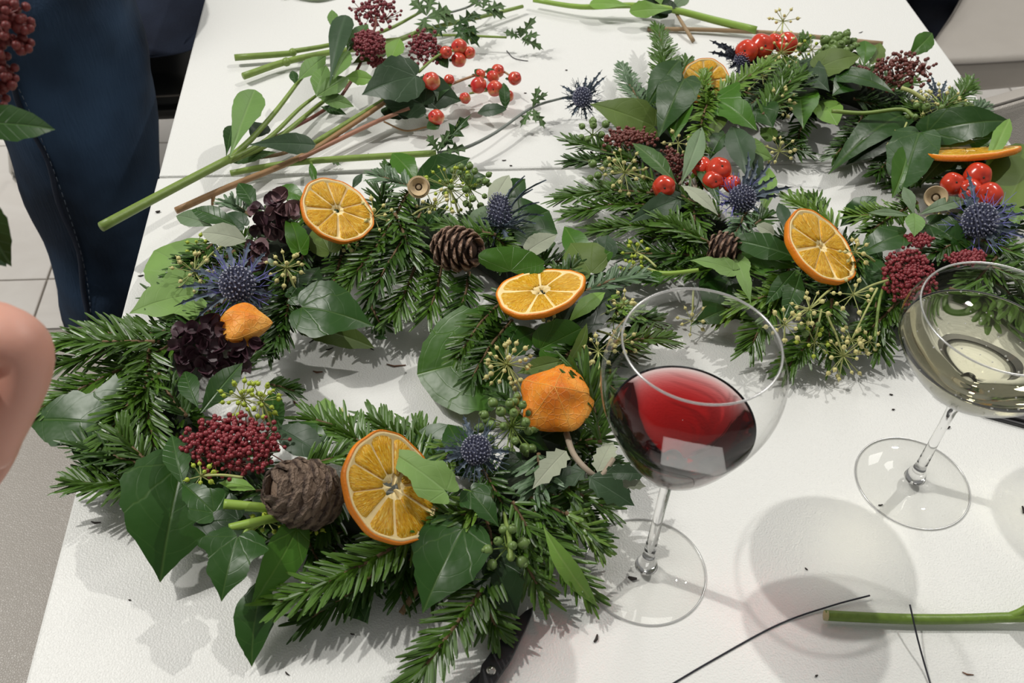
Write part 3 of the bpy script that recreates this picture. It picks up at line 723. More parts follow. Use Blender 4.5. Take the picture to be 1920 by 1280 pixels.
# grey leatherette
m, nt, b = newmat('grey_leatherette')
vo = nt.nodes.new('ShaderNodeTexVoronoi'); vo.feature = 'DISTANCE_TO_EDGE'; vo.inputs['Scale'].default_value = 420
tc = nt.nodes.new('ShaderNodeTexCoord'); nt.links.new(tc.outputs['Object'], vo.inputs['Vector'])
nt.links.new(mixc(nt, noise(nt, 8, 3), (.36, .33, .295), (.46, .425, .385)), b.inputs['Base Color']); b.inputs['Roughness'].default_value = .42
bump(nt, b, math_n(nt, 'MINIMUM', math_n(nt, 'MULTIPLY', vo.outputs['Distance'], 4), 1), .35, .0005); MATS['leather'] = m
plain('stitch_seam', (.16, .145, .13), .7, .1, 50); plain('chrome', (.7, .68, .64), .2, .05, 10, metal=1)
plain('black_leather', (.012, .013, .012), .45, .2, 30)
def chair(label, cx, cy, rot, w, dp, zs, th, mat, group=None, back=True, zb=.85, edge=.02, legs=True, bt=.05):
    t = thing('chair', label, 'chair', (cx, cy, 0), group)
    M = Matrix.Translation((cx, cy, 0)) @ Matrix.Rotation(math.radians(rot), 4, 'Z')
    bevel_box('seat', -w / 2, w / 2, -dp / 2, dp / 2, zs - th, zs, edge, mat, t, M, 4)
    e = .004; pts = [M @ V(q) for q in [(-w / 2 + e, -dp / 2 + e, zs - edge * .3), (w / 2 - e, -dp / 2 + e, zs - edge * .3), (w / 2 - e, dp / 2 - e, zs - edge * .3), (-w / 2 + e, dp / 2 - e, zs - edge * .3), (-w / 2 + e, -dp / 2 + e, zs - edge * .3)]]
    mb = MB(); mb.tube(pts, .0018, .0018, 5); mb.build('piping', MATS['stitch_seam'], t)
    if back:
        bevel_box('backrest', -w / 2, w / 2, dp / 2 - bt, dp / 2, zs + .08, zb, .02, mat, t, M, 4)
        for k in (-1, 1): mb = MB(); mb.tube([M @ V((k * w * .35, dp / 2 - bt / 2, zs - .02)), M @ V((k * w * .35, dp / 2 - bt / 2, zs + .1))], .012, .012, 8); mb.build('back_support', MATS['chrome'], t)
    if legs:
        for sx in (-1, 1):
            for sy in (-1, 1):
                mb = MB(); mb.tube([M @ V((sx * w * .42, sy * dp * .42, zs - th)), M @ V((sx * w * .47, sy * dp * .46, 0))], .010, .009, 10); mb.build('leg', MATS['chrome'], t)
    return t
# bottom left seat: far edge through (0,607)-(150,607)
chair('taupe leatherette chair seat beside the near left edge of the table', -.548, .64, 0, .56, .55, .46, .07, MATS['leather'], back=False, edge=.018)
# upper left black chair
black_chair = chair('black leather chair under the seated person at upper left', -.60, 1.66, 4, .46, .46, .46, .08, MATS['black_leather'], zb=.86, edge=.05, legs=False)
# two grey chairs on the right
def pad(name, pxs, zt, th, mat, parent, r=.016):
    """upholstered slab of any outline, its edges rounded"""
    top = [P(x, y, zt - T) for x, y in pxs]; top = catmull(top + [top[0]], 6 * len(top))[:-1]; n = len(top); cen = sum(top, V((0, 0, 0))) / n
    rings = [(r, -th), (0, -th + r), (0, -r), (r * .3, -r * .3), (r, 0), (r * 4, .003)]; vs, fs = [], []
    for ins, dz in rings:
        for v in top: e = (cen - v); e.z = 0; vs.append(v + e.normalized() * ins + V((0, 0, dz)))
    for k in range(len(rings) - 1):
        for q in range(n): fs.append((k * n + q, k * n + (q + 1) % n, (k + 1) * n + (q + 1) % n, (k + 1) * n + q))
    fs.append(tuple(range(n))[::-1]); fs.append(tuple((len(rings) - 1) * n + q for q in range(n)))
    o = mk(name, vs, fs, mat, parent); mb = MB(); mb.tube([v + V((0, 0, -r * .6)) for v in top] + [top[0] + V((0, 0, -r * .6))], .0022, .0022, 5); mb.build('piping', MATS['stitch_seam'], parent); return o
cc_ = P(1880, 40, -.28); t = thing('chair', 'grey leatherette chair at upper right, its broad flat seat facing the far table corner', 'chair', (cc_.x, cc_.y, 0), 'grey leatherette chairs on the right')
pad('seat', [(1730, 106), (1738, 112), (1830, 110), (1990, 100), (2080, 90), (2110, 20), (2090, -60), (1960, -95), (1850, -90), (1828, -60), (1800, 0), (1765, 55)], .46, .075, MATS['leather'], t)
for q in ((1765, 90), (2060, 80), (1850, -70), (2070, -60)): v = P(*q, -.28); mb = MB(); mb.tube([V((v.x, v.y, .385)), V((v.x, v.y, 0))], .010, .009, 10); mb.build('leg', MATS['chrome'], t)
def cushion(A, B, Cc, th, mat, parent, bv=.014, name='backrest'):
    X = B - A; w_ = X.length; X.normalize(); Y = Cc - A; Y -= X * Y.dot(X); h_ = Y.length; Y.normalize(); Z = X.cross(Y)
    if Z.dot(CAMP - A) > 0: Z = -Z
    M = Matrix((X, Y, Z)).transposed().to_4x4(); M.translation = A
    if M.determinant() < 0: M = M @ Matrix.Diagonal((1, 1, 1, 1))
    return bevel_box(name, 0, w_, 0, h_, 0, th, bv, mat, parent, M, 4)
A = P(1838, 206, .02); B = P(2100, 130, .02); t = thing('chair', 'grey leatherette chair whose padded back stands behind the right wreath, nearest of the grey pair', 'chair', (A.x + .2, A.y, 0), 'grey leatherette chairs on the right')
Cb = V((A.x + .10, A.y - .12, .47)); cushion(A, B, Cb, .05, MATS['leather'], t)
u_ = (B - A).normalized(); mb = MB(); mb.tube([A + V((.004, 0, .001)), B + V((0, 0, .001))], .0018, .0018, 5); mb.build('piping', MATS['stitch_seam'], t)
u_.z = 0; u_.normalize(); v_ = V((u_.y, -u_.x, 0)); o_ = V((A.x + .05, A.y - .08, 0))
bevel_box('seat', 0, .46, 0, .42, .40, .46, .02, MATS['leather'], t, Matrix.Translation(o_) @ Matrix((u_, V((0, 0, 1)).cross(u_), V((0, 0, 1)))).transposed().to_4x4() @ Matrix.Translation((0, -.42, 0)), 4)
for sx in (.03, .43):
    for sy in (.03, .39):
        p_ = o_ + u_ * sx + v_ * sy; mb = MB(); mb.tube([p_ + V((0, 0, .40)), p_], .01, .009, 10); mb.build('leg', MATS['chrome'], t)
def q3(px, py, z): return P(px, py, z - T)
for pts in ([q3(16, 200, .30), q3(18, 262, .16), q3(22, 322, .02), q3(28, 334, .006), q3(84, 374, .006), q3(140, 410, .006)],
            [q3(255, 165, .36), q3(264, 190, .26), q3(272, 250, .10), q3(282, 300, .006), q3(230, 350, .006), q3(140, 410, .006)],
            [q3(16, 200, .30), V((-.72, 1.62, .385)), V((-.50, 1.60, .385)), q3(255, 165, .36)]):
    mb = MB(); mb.tube(pts, .0055, .0055, 8); mb.build('sled_leg', MATS['chrome'], black_chair)
# ------------------------------------------------------------------ people
def denim(name, c0, c1, fade_lit, scale=9):
    m, nt, b = newmat(name)
    w = nt.nodes.new('ShaderNodeTexNoise'); w.inputs['Scale'].default_value = 60; w.inputs['Detail'].default_value = 5
    tc = nt.nodes.new('ShaderNodeTexCoord'); mp = nt.nodes.new('ShaderNodeMapping'); mp.inputs['Scale'].default_value = (6, 6, .7)
    nt.links.new(tc.outputs['Object'], mp.inputs[0]); nt.links.new(mp.outputs[0], w.inputs[0])
    f = noise(nt, scale, 3)
    c = mixc(nt, math_n(nt, 'MULTIPLY', w.outputs['Fac'], .7), c0, c1)
    nt.links.new(mixc(nt, ramp(nt, f, [(.40, 0.0), (.66, .8)]), c, fade_lit), b.inputs['Base Color'])
    b.inputs['Roughness'].default_value = .85; b.inputs['Specular IOR Level'].default_value = .2
    bump(nt, b, w.outputs['Fac'], .5, .002); MATS[name] = m; return m
denim('blue_denim', (.005, .010, .020), (.013, .027, .052), (.045, .09, .17), 5)  # faded patches, lightened further to stand in for light from the left
denim('dark_denim', (.005, .007, .015), (.010, .014, .028), (.014, .021, .04))
def limb(name, cs, mat, parent, seg=40, wr=.006, label=None):
    """loft through (centre, rx, ry, fold phase)"""
    n = len(cs) * 5; C_ = catmull([V(c[0]) for c in cs], n); RX = catmull([V((c[1], c[2], 0)) for c in cs], n)
    vs, fs = [], []
    for i, (c, r) in enumerate(zip(C_, RX)):
        for j in range(seg):
            a = 2 * pi * j / seg; k = wr * (sin(3 * a + i * .55) + .6 * sin(5 * a - i * .9))
            vs.append(c + V(((r.x + k) * cos(a), (r.y + k) * sin(a), .3 * k)))
    for i in range(len(C_) - 1):
        for j in range(seg): a, b_ = i * seg + j, i * seg + (j + 1) % seg; fs.append((a, b_, b_ + seg, a + seg))
    fs.append(tuple(range(seg))[::-1]); fs.append(tuple((len(C_) - 1) * seg + j for j in range(seg)))
    return mk(name, vs, fs, mat, parent, label=label), C_, RX
p1 = thing('person', 'person in blue jeans standing beside the left table edge, one leg in view', 'person', (-.45, 1.1, 0))
LEG = [(V((-.515, 1.17, .02)), .060, .075), (V((-.50, 1.15, .14)), .062, .07), (PD(205, 560, 1.52), .064, .075), (PD(196, 430, 1.47), .076, .085), (PD(165, 285, 1.40), .088, .095), (PD(118, 130, 1.36), .098, .105), (PD(70, 0, 1.33), .108, .115), (PD(40, -90, 1.32), .118, .125), (PD(10, -190, 1.34), .13, .14)]
jo, C_, RX = limb('jeans', LEG, MATS['blue_denim'], p1, wr=.0035)
def on_leg(t, ang, off=.001):
    i = t * (len(C_) - 1); k = min(int(i), len(C_) - 2); f = i - k
    c = C_[k].lerp(C_[k + 1], f); r = RX[k].lerp(RX[k + 1], f); a = math.radians(ang); return c + V(((r.x + off + .003) * cos(a), (r.y + off + .003) * sin(a), 0))
plain('stitching', (.07, .09, .12), .8, .3, 200); plain('seam_denim', (.006, .012, .028), .9, .3, 200)
mb = MB(); mb.tube([on_leg(.16 + .84 * i / 40, 262 - 2 * sin(i * .9)) for i in range(41)], .0035, .0035, 6); mb.build('side_seam', MATS['seam_denim'], jo)
sb = MB()
for i in range(70):
    t0 = .16 + .84 * i / 70; sb.tube([on_leg(t0, 266, .003), on_leg(t0 + .007, 266, .003)], .0005, .0005, 4)
sb.build('stitching', MATS['stitching'], jo, kind='stuff')
# second leg, hips
mir = [(V((c[0].x - .34, c[0].y + .12, c[0].z)), c[1], c[2]) for c in LEG]
limb('jeans', mir, MATS['blue_denim'], p1, wr=.0035)
hc = (LEG[-1][0] + mir[-1][0]) / 2
limb('jeans', [(hc + V((0, 0, -.12)), .22, .14), (hc + V((0, 0, .02)), .24, .155), (hc + V((0, 0, .14)), .21, .14), (hc + V((0, 0, .24)), .18, .13)], MATS['blue_denim'], p1, wr=.003)
plain('shoe', (.03, .03, .03), .6, .2)
for dx, dy in ((0, 0), (-.34, .12)):
    vs, fs = ICO2; M_ = Matrix.Translation((-.50 + dx, 1.10 + dy, .035))
    mk('shoe', [M_ @ V((v.x * .052, v.y * .14, max(-.034, v.z * .06))) for v in vs], fs, MATS['shoe'], p1)
# seated person, upper left
p2 = thing('person', 'person in navy trousers sitting on the black chair at upper left', 'person', (-.6, 1.8, 0))
limb('trousers', [(PD(300, 60, 1.70), .06, .07), (PD(290, 45, 1.72), .105, .10), (PD(275, 20, 1.76), .115, .12), (PD(240, -40, 1.84), .13, .14), (PD(200, -110, 1.93), .14, .16), (PD(170, -180, 2.02), .10, .12)], MATS['dark_denim'], p2, wr=.004)
limb('trousers', [(PD(170, 60, 1.85), .07, .08), (PD(170, 10, 1.88), .11, .12), (PD(150, -60, 1.95), .13, .14), (PD(130, -150, 2.02), .11, .13)], MATS['dark_denim'], p2, wr=.004)
# person upper right
p3 = thing('person', 'person in dark blue jeans at the far right corner of the table', 'person', (.85, 1.8, 0))
def leg3(px, dst, w): return PD(px[0], px[1], dst), w
limb('jeans', [(PD(1755, 150, 2.58), .068, .075), (PD(1742, 80, 2.50), .072, .080), (PD(1738, 40, 2.44), .093, .098), (PD(1728, 0, 2.38), .115, .122), (PD(1715, -60, 2.32), .132, .136), (PD(1700, -140, 2.28), .142, .148)], MATS['dark_denim'], p3, wr=.003)
limb('jeans', [(PD(1640, 60, 2.25), .055, .06), (PD(1625, 0, 2.15), .075, .08), (PD(1600, -80, 2.05), .10, .10), (PD(1590, -150, 2.0), .11, .12)], MATS['dark_denim'], p3, wr=.003)
# ------------------------------------------------------------------ hand at left edge
m, nt, b = newmat('skin')
nt.links.new(mixc(nt, noise(nt, 30, 3), (.56, .27, .20), (.68, .37, .29)), b.inputs['Base Color']); b.inputs['Roughness'].default_value = .5
b.inputs['Subsurface Weight'].default_value = .25; b.inputs['Subsurface Radius'].default_value = (.01, .004, .002); b.inputs['Subsurface Scale'].default_value = 1
bump(nt, b, noise(nt, 300, 3), .15, .0006); MATS['skin'] = m
plain('nail', (.75, .48, .42), .3, .05)
def skin_chain(name, chains, mat, parent, sub=2, label=None):
    vs, es, rs = [], [], []
    idx = {}
    for ch in chains:
        prev = None
        for key, p, r in ch:
            if key not in idx: idx[key] = len(vs); vs.append(p); rs.append(r)
            if prev is not None: es.append((prev, idx[key]))
            prev = idx[key]
    me = bpy.data.meshes.new(name); me.from_pydata([tuple(v) for v in vs], es, []); o = bpy.data.objects.new(name, me); link(o, parent, I4)
    md = o.modifiers.new('skin', 'SKIN'); md.use_smooth_shade = True
    if not me.skin_vertices: me.attributes  # created with the modifier below
    bpy.context.view_layer.objects.active = o
    if not len(me.skin_vertices):
        bpy.ops.object.select_all(action='DESELECT'); o.select_set(True)
        bpy.ops.mesh.customdata_skin_add()
    for i, r in enumerate(rs): me.skin_vertices[0].data[i].radius = (r, r)
    me.skin_vertices[0].data[0].use_root = True
    ss = o.modifiers.new('sub', 'SUBSURF'); ss.levels = sub; ss.render_levels = sub
    me.materials.append(mat)
    dg = bpy.context.evaluated_depsgraph_get(); ev = o.evaluated_get(dg); m2 = bpy.data.meshes.new_from_object(ev)
    o.modifiers.clear(); o.data = m2
    for p in m2.polygons: p.use_smooth = True
    if not m2.materials: m2.materials.append(mat)
    if label: o['label'] = label
    return o
DH = .46
def H(px, py, d=0): return PD(px, py, DH + d)
hd = thing('person', 'bare hand reaching into the left edge of the picture, holding a stem', 'person', H(-60, 800, .05))
wr_ = H(-330, 420, .05)
ch = [[('w0', H(-620, 150, .06), .027), ('w', wr_, .028), ('p1', H(-190, 560, .045), .032), ('p2', H(-90, 640, .035), .032)],
      [('p1', None, 0), ('k4', H(-150, 720, .06), .022)]]
ch[1][0] = ch[0][2]
hand = skin_chain('body', ch, MATS['skin'], hd)
def finger(pts, r): skin_chain('finger', [[(i, p, q) for i, (p, q) in enumerate(zip(pts, r))]], MATS['skin'], hd)
finger([H(-80, 620, .02), H(20, 632, .0), H(62, 660, .0), H(30, 740, .008), H(-10, 830, .012), H(-22, 885, .014)], [.018, .0155, .0135, .0122, .0100, .0075])
finger([H(-110, 690, .03), H(-20, 730, .022), H(20, 770, .02), H(-10, 850, .026), H(-55, 930, .03)], [.014, .0115, .011, .010, .0075])
finger([H(-140, 730, .05), H(-60, 780, .045), H(-20, 830, .04), H(-60, 900, .045), H(-100, 960, .045)], [.013, .011, .0105, .0095, .007])
finger([H(-170, 750, .07), H(-100, 810, .065), H(-70, 860, .06), H(-100, 920, .06), H(-135, 960, .06)], [.012, .0095, .009, .008, .0065])
finger([H(-220, 560, .02), H(-150, 640, .0), H(-100, 740, -.008), H(-70, 820, -.006)], [.016, .013, .0125, .009])
# blurred stem held in the hand
hs = thing('flower_stem', 'out of focus flower stem with dark red buds held at the top left corner', 'flower', PD(-80, 820, .52))
s_ = MB(); s_.tube(catmull([PD(-90, 900, .50), PD(-70, 560, .52), PD(-60, 300, .54), PD(-30, 90, .56), PD(-10, 20, .57)], 16), .002, .0015, 8); s_.build('stem', GSTEM, hs)
def heldleaf(shape, a, bb, d, w, col, roll=0):
    A_, B_ = PD(a[0], a[1], d), PD(bb[0], bb[1], d); leaf3(hs, shape, A_, B_, w * d / FPX / 2, col, roll)
heldleaf('lance', (-70, 232), (104, 243), .55, 66, 'lance', 0)
heldleaf('lance', (-65, 330), (22, 500), .54, 66, 'lance', 20)
heldleaf('lance', (-60, 430), (12, 500), .55, 60, 'slate', -20)
def heldbuds(cx, cy, rx, ry, n, d):
    be = MB()
    c = PD(cx, cy, d); X = CAMR @ V((1, 0, 0)); Y = CAMR @ V((0, 1, 0)); Z = CAMR @ V((0, 0, 1)); s = d / FPX
    for i in range(n):
        v = V((ru(-1, 1), ru(-1, 1), ru(-1, 1)))
        if v.length > 1: continue
        p = c + X * v.x * rx * s + Y * v.y * ry * s + Z * v.z * rx * s
        be.ball(p, .0022); be.tube([c, p], .0004, .0004, 3)
    be.build('bud_cluster', plain('dark_red_bud', (.16, .022, .02), .5, .4, 200), hs, kind='stuff')
heldbuds(-5, 35, 50, 60, 170, .57); heldbuds(-12, 150, 30, 62, 90, .57); heldbuds(42, 75, 15, 20, 30, .57); heldbuds(10, 140, 18, 22, 30, .57)
# ------------------------------------------------------------------ glasses
def glass(label, g, foot, prof, stem_top, cat, liquid, lz, lname, llabel, lmat, knob=.007, sr=(.0042, .0036)):
    t = thing('wine_glass', label, cat, (g[0], g[1], T)); c = V((g[0], g[1], T))
    # foot: a solid shallow disc, flared into the stem
    lathe('foot', [(.0005, .0009), (foot * .5, .0005), (foot * .97, .0003), (foot, .0009), (foot * .985, .0016), (foot * .6, .0024), (foot * .25, .0042), (knob * 1.1, .008)], c, MATS['thin'], t, 72)
    lathe('foot_rim', [(foot - .0004, .0002), (foot + .0003, .0004), (foot + .0004, .0011), (foot - .0002, .0015), (foot - .0009, .0011), (foot - .0004, .0002)], c, MATS['rim'], t, 96)
    lathe('stem', [(.0005, .0055), (knob * 1.15, .007), (knob, .012), (knob * .72, .017), (sr[0], .022), (sr[1], .045), (sr[1] * .95, stem_top * .7), (sr[1] * 1.05, stem_top - .012), (sr[1] * 1.5, stem_top - .003), (sr[1] * 1.2, stem_top - .0005), (.0003, stem_top)], c, MATS['stem_glass'], t, 32)
    bw = lathe('bowl', prof, c, MATS['thin'], t, 96)
    rr, rz = prof[-1]; th = .0007
    lathe('rim', [(rr + th * cos(a), rz + th * sin(a)) for a in [2 * pi * k / 8 for k in range(9)]], c, MATS['rim'], t, 96)
    # liquid
    pr = [(max(r - .0006, .0002), z + .0006) for r, z in prof if z < lz - .001]
    def rz_(z):
        for (r0, z0), (r1, z1) in zip(prof, prof[1:]):
            if z0 <= z <= z1: return r0 + (r1 - r0) * (z - z0) / (z1 - z0)
    re = rz_(lz) - .0006
    pr = [(.0002, pr[0][1])] + pr + [(re, lz), (re - .0012, lz - .0006), (.0002, lz - .0006)]
    o = lathe(lname, pr, c, lmat, None, 96); tag(o, llabel, 'wine')
    if lname == 'sparkling_wine':
        mb = MB()
        for i in range(60):
            a = ru(0, 6.28); r = re * (ru(.93, .98) if i < 24 else sqrt(rnd()) * .9); mb.ball(c + V((r * cos(a), r * sin(a), lz - .0004)), ru(.0003, .0009), lo=True)
        mb.build('bubbles', MATS['rim'], o, kind='stuff')
    return t
def smooth_prof(p, n=6): return [(max(.0003, q.x), q.y) for q in catmull([V((r, z, 0)) for r, z in p], n * (len(p) - 1))]
g1 = (.14736, .36143); g2 = (.36735, .42479)
glass('tall balloon wine glass holding red wine, in front of the left wreath', g1, .0430, smooth_prof([(.0005, .1125), (.006, .1135), (.0135, .119), (.0222, .1285), (.0295, .139), (.0355, .150), (.0425, .166), (.0490, .184), (.0518, .201), (.0505, .216), (.0432, .2301 + .003)]), .1125, 'glass', 1, .1685, 'red_wine', 'dark red wine filling the lower half of the balloon glass', MATS['red_wine'])
glass('shallow coupe glass holding pale sparkling wine at the right edge', g2, .0432, smooth_prof([(.0005, .0985), (.007, .0995), (.014, .103), (.025, .112), (.0375, .124), (.0495, .139), (.0575, .154), (.0588, .165), (.0555, .174), (.0515, .1807)]), .0985, 'glass', 1, .1515, 'sparkling_wine', 'pale golden sparkling wine inside the coupe glass', MATS['white_wine'])
# ================================================================== LEFT WREATH
def wreath(label, loc, ring, tube_r, nfill, outer, hole_c):
    w = thing('wreath', label, 'wreath', loc, None)
    pts = [P(x, y, .017) for x, y in ring]; pts.append(pts[0]); q = catmull(pts, 8 * len(ring))
    mb = MB(); mb.tube(q, lambda t: tube_r * (1 + .12 * sin(40 * t) + .08 * sin(97 * t)), 0, 14, False)
    mb.v = [V((v.x, v.y, max(v.z, T + .001))) for v in mb.v]
    mb.build('base_ring', MOSS, w)
    hc = P(*hole_c, .02); n = len(q)
    for i in range(nfill):
        k = int(i * n / nfill) % n; p = q[k]; tg = (q[(k + 2) % n] - q[k - 2]).normalized(); og = (p - hc); og.z = 0; og.normalize()
        m_ = ru(-.4, 1.0); d = (tg * ru(-.9, .9) + og * m_).normalized(); z0 = ru(.006, .028)
        A = p + og * m_ * .008 + V((0, 0, z0 - .017)); B = A + d * ru(.04, .06) * (1 if m_ > 0 else .75) + V((0, 0, ru(-.012, .012)))
        B.z = max(B.z, T + .006)
        fir3(w, A, B, ru(.013, .018), random.choice(['dark', 'dark', 'fir']), .5, .0034)
    return w, q, hc
W1, q1, hc1 = wreath('round wreath in the foreground with three orange slices, two physalis lanterns and a purple hydrangea', P(600, 700, 0), [(600, 455), (690, 440), (800, 450), (920, 475), (1030, 560), (1080, 660), (1050, 800), (960, 920), (830, 985), (660, 960), (500, 920), (360, 850), (325, 740), (370, 640), (440, 555), (510, 490)], .0165, 110, 0, (680, 690))
w = W1
for a in [
 # left side sprays
 (335, 640, .035, 62, 772, .03, .019, 'fir', .3), (318, 628, .038, 112, 640, .045, .019, 'fir', .5), (280, 655, .05, 290, 852, .04, .019, 'fir', .2),
 (300, 640, .04, 95, 690, .035, .018, 'fir', .4), (285, 900, .03, 125, 905, .03, .018, 'fir', .4), (270, 870, .04, 140, 830, .035, .016, 'dark', .5),
 (375, 612, .045, 290, 622, .045, .012, 'dark', .3), (420, 440, .05, 318, 520, .045, .015, 'dark', .4),
 (440, 470, .045, 340, 560, .04, .015, 'fir', .4), (430, 560, .04, 330, 620, .045, .014, 'dark', .4),
 (300, 700, .05, 180, 850, .04, .018, 'fir', .3), (320, 690, .045, 215, 800, .045, .018, 'fir', .3), (290, 640, .055, 150, 640, .055, .018, 'fir', .4), (350, 780, .045, 290, 700, .045, .015, 'dark', .4), (270, 860, .045, 215, 800, .05, .016, 'fir', .5), (290, 900, .025, 150, 885, .02, .018, 'dark', .3),
 # top
 (765, 360, .06, 640, 545, .045, .018, 'fir', .5), (790, 400, .06, 690, 560, .045, .018, 'dark', .5), (770, 350, .06, 700, 325, .055, .014, 'grey', .5),
 (740, 400, .065, 770, 490, .05, .018, 'fir', .5), (790, 470, .045, 735, 605, .03, .019, 'fir', .3), (830, 480, .045, 800, 600, .03, .018, 'fir', .3),
 (880, 510, .045, 850, 610, .03, .016, 'dark', .4), (720, 330, .05, 730, 305, .05, .01, 'dark', .3), (900, 430, .05, 960, 470, .05, .014, 'fir', .4),
 (640, 480, .045, 600, 575, .04, .016, 'dark', .4), (560, 540, .04, 495, 665, .03, .018, 'dark', .4), (540, 500, .045, 520, 650, .035, .018, 'dark', .4), (690, 560, .03, 720, 620, .02, .012, 'dark', .3),
 (470, 405, .05, 420, 375, .05, .012, 'grey', .3), (930, 440, .06, 820, 420, .06, .014, 'fir', .5),
 # right side
 (965, 545, .045, 850, 680, .045, .016, 'fir', .5), (960, 600, .045, 880, 715, .05, .016, 'dark', .5), (1100, 545, .05, 1215, 515, .045, .014, 'grey', .5),
 (1120, 560, .05, 1200, 590, .045, .014, 'light', .4), (1150, 640, .045, 1262, 635, .03, .016, 'fir', .4), (1140, 600, .045, 1240, 600, .035, .015, 'dark', .4),
 (1125, 830, .05, 1085, 690, .075, .022, 'fir', .6), (1110, 700, .045, 1180, 760, .035, .016, 'dark', .4), (1050, 520, .05, 1110, 480, .045, .014, 'dark', .4),
 (1090, 640, .05, 1020, 720, .05, .014, 'dark', .4), (1000, 590, .05, 1060, 545, .05, .013, 'dark', .4),
 # bottom right
 (990, 930, .05, 1130, 1010, .025, .017, 'dark', .5), (1040, 900, .05, 1150, 960, .03, .016, 'fir', .5), (1000, 960, .045, 1110, 1125, .015, .016, 'fir', .4),
 (960, 970, .045, 1025, 1130, .02, .015, 'fir', .4), (1060, 960, .045, 1135, 1035, .02, .014, 'light', .4), (960, 940, .055, 1010, 1040, .035, .015, 'fir', .5),
 (1120, 850, .04, 1170, 900, .02, .016, 'dark', .4), (1010, 850, .055, 1000, 935, .05, .017, 'grey', .6), (905, 880, .055, 950, 960, .05, .014, 'dark', .5),
 # bottom
 (840, 965, .045, 508, 1140, .035, .019, 'fir', .15), (790, 990, .03, 560, 1175, .012, .017, 'dark', .2), (930, 1070, .035, 765, 1292, .03, .019, 'fir', .15), (900, 1110, .028, 940, 1200, .015, .016, 'fir', .4),
 (885, 965, .05, 815, 965, .045, .016, 'fir', .5), (925, 930, .055, 850, 990, .045, .015, 'light', .5), (640, 930, .035, 590, 1010, .035, .016, 'dark', .4),
 (720, 870, .045, 570, 775, .035, .019, 'fir', .2), (790, 870, .04, 690, 775, .035, .018, 'fir', .25), (830, 880, .035, 770, 790, .03, .017, 'fir', .3), (860, 830, .05, 830, 870, .05, .015, 'light', .5),
 (570, 880, .05, 655, 850, .05, .015, 'fir', .5), (500, 720, .03, 560, 735, .015, .012, 'dark', .3), (450, 700, .04, 500, 640, .03, .014, 'dark', .4), (990, 800, .045, 930, 730, .04, .013, 'dark', .4),
]: fir(w, *a[:6], nl=a[6], mat=a[7], flat=a[8])
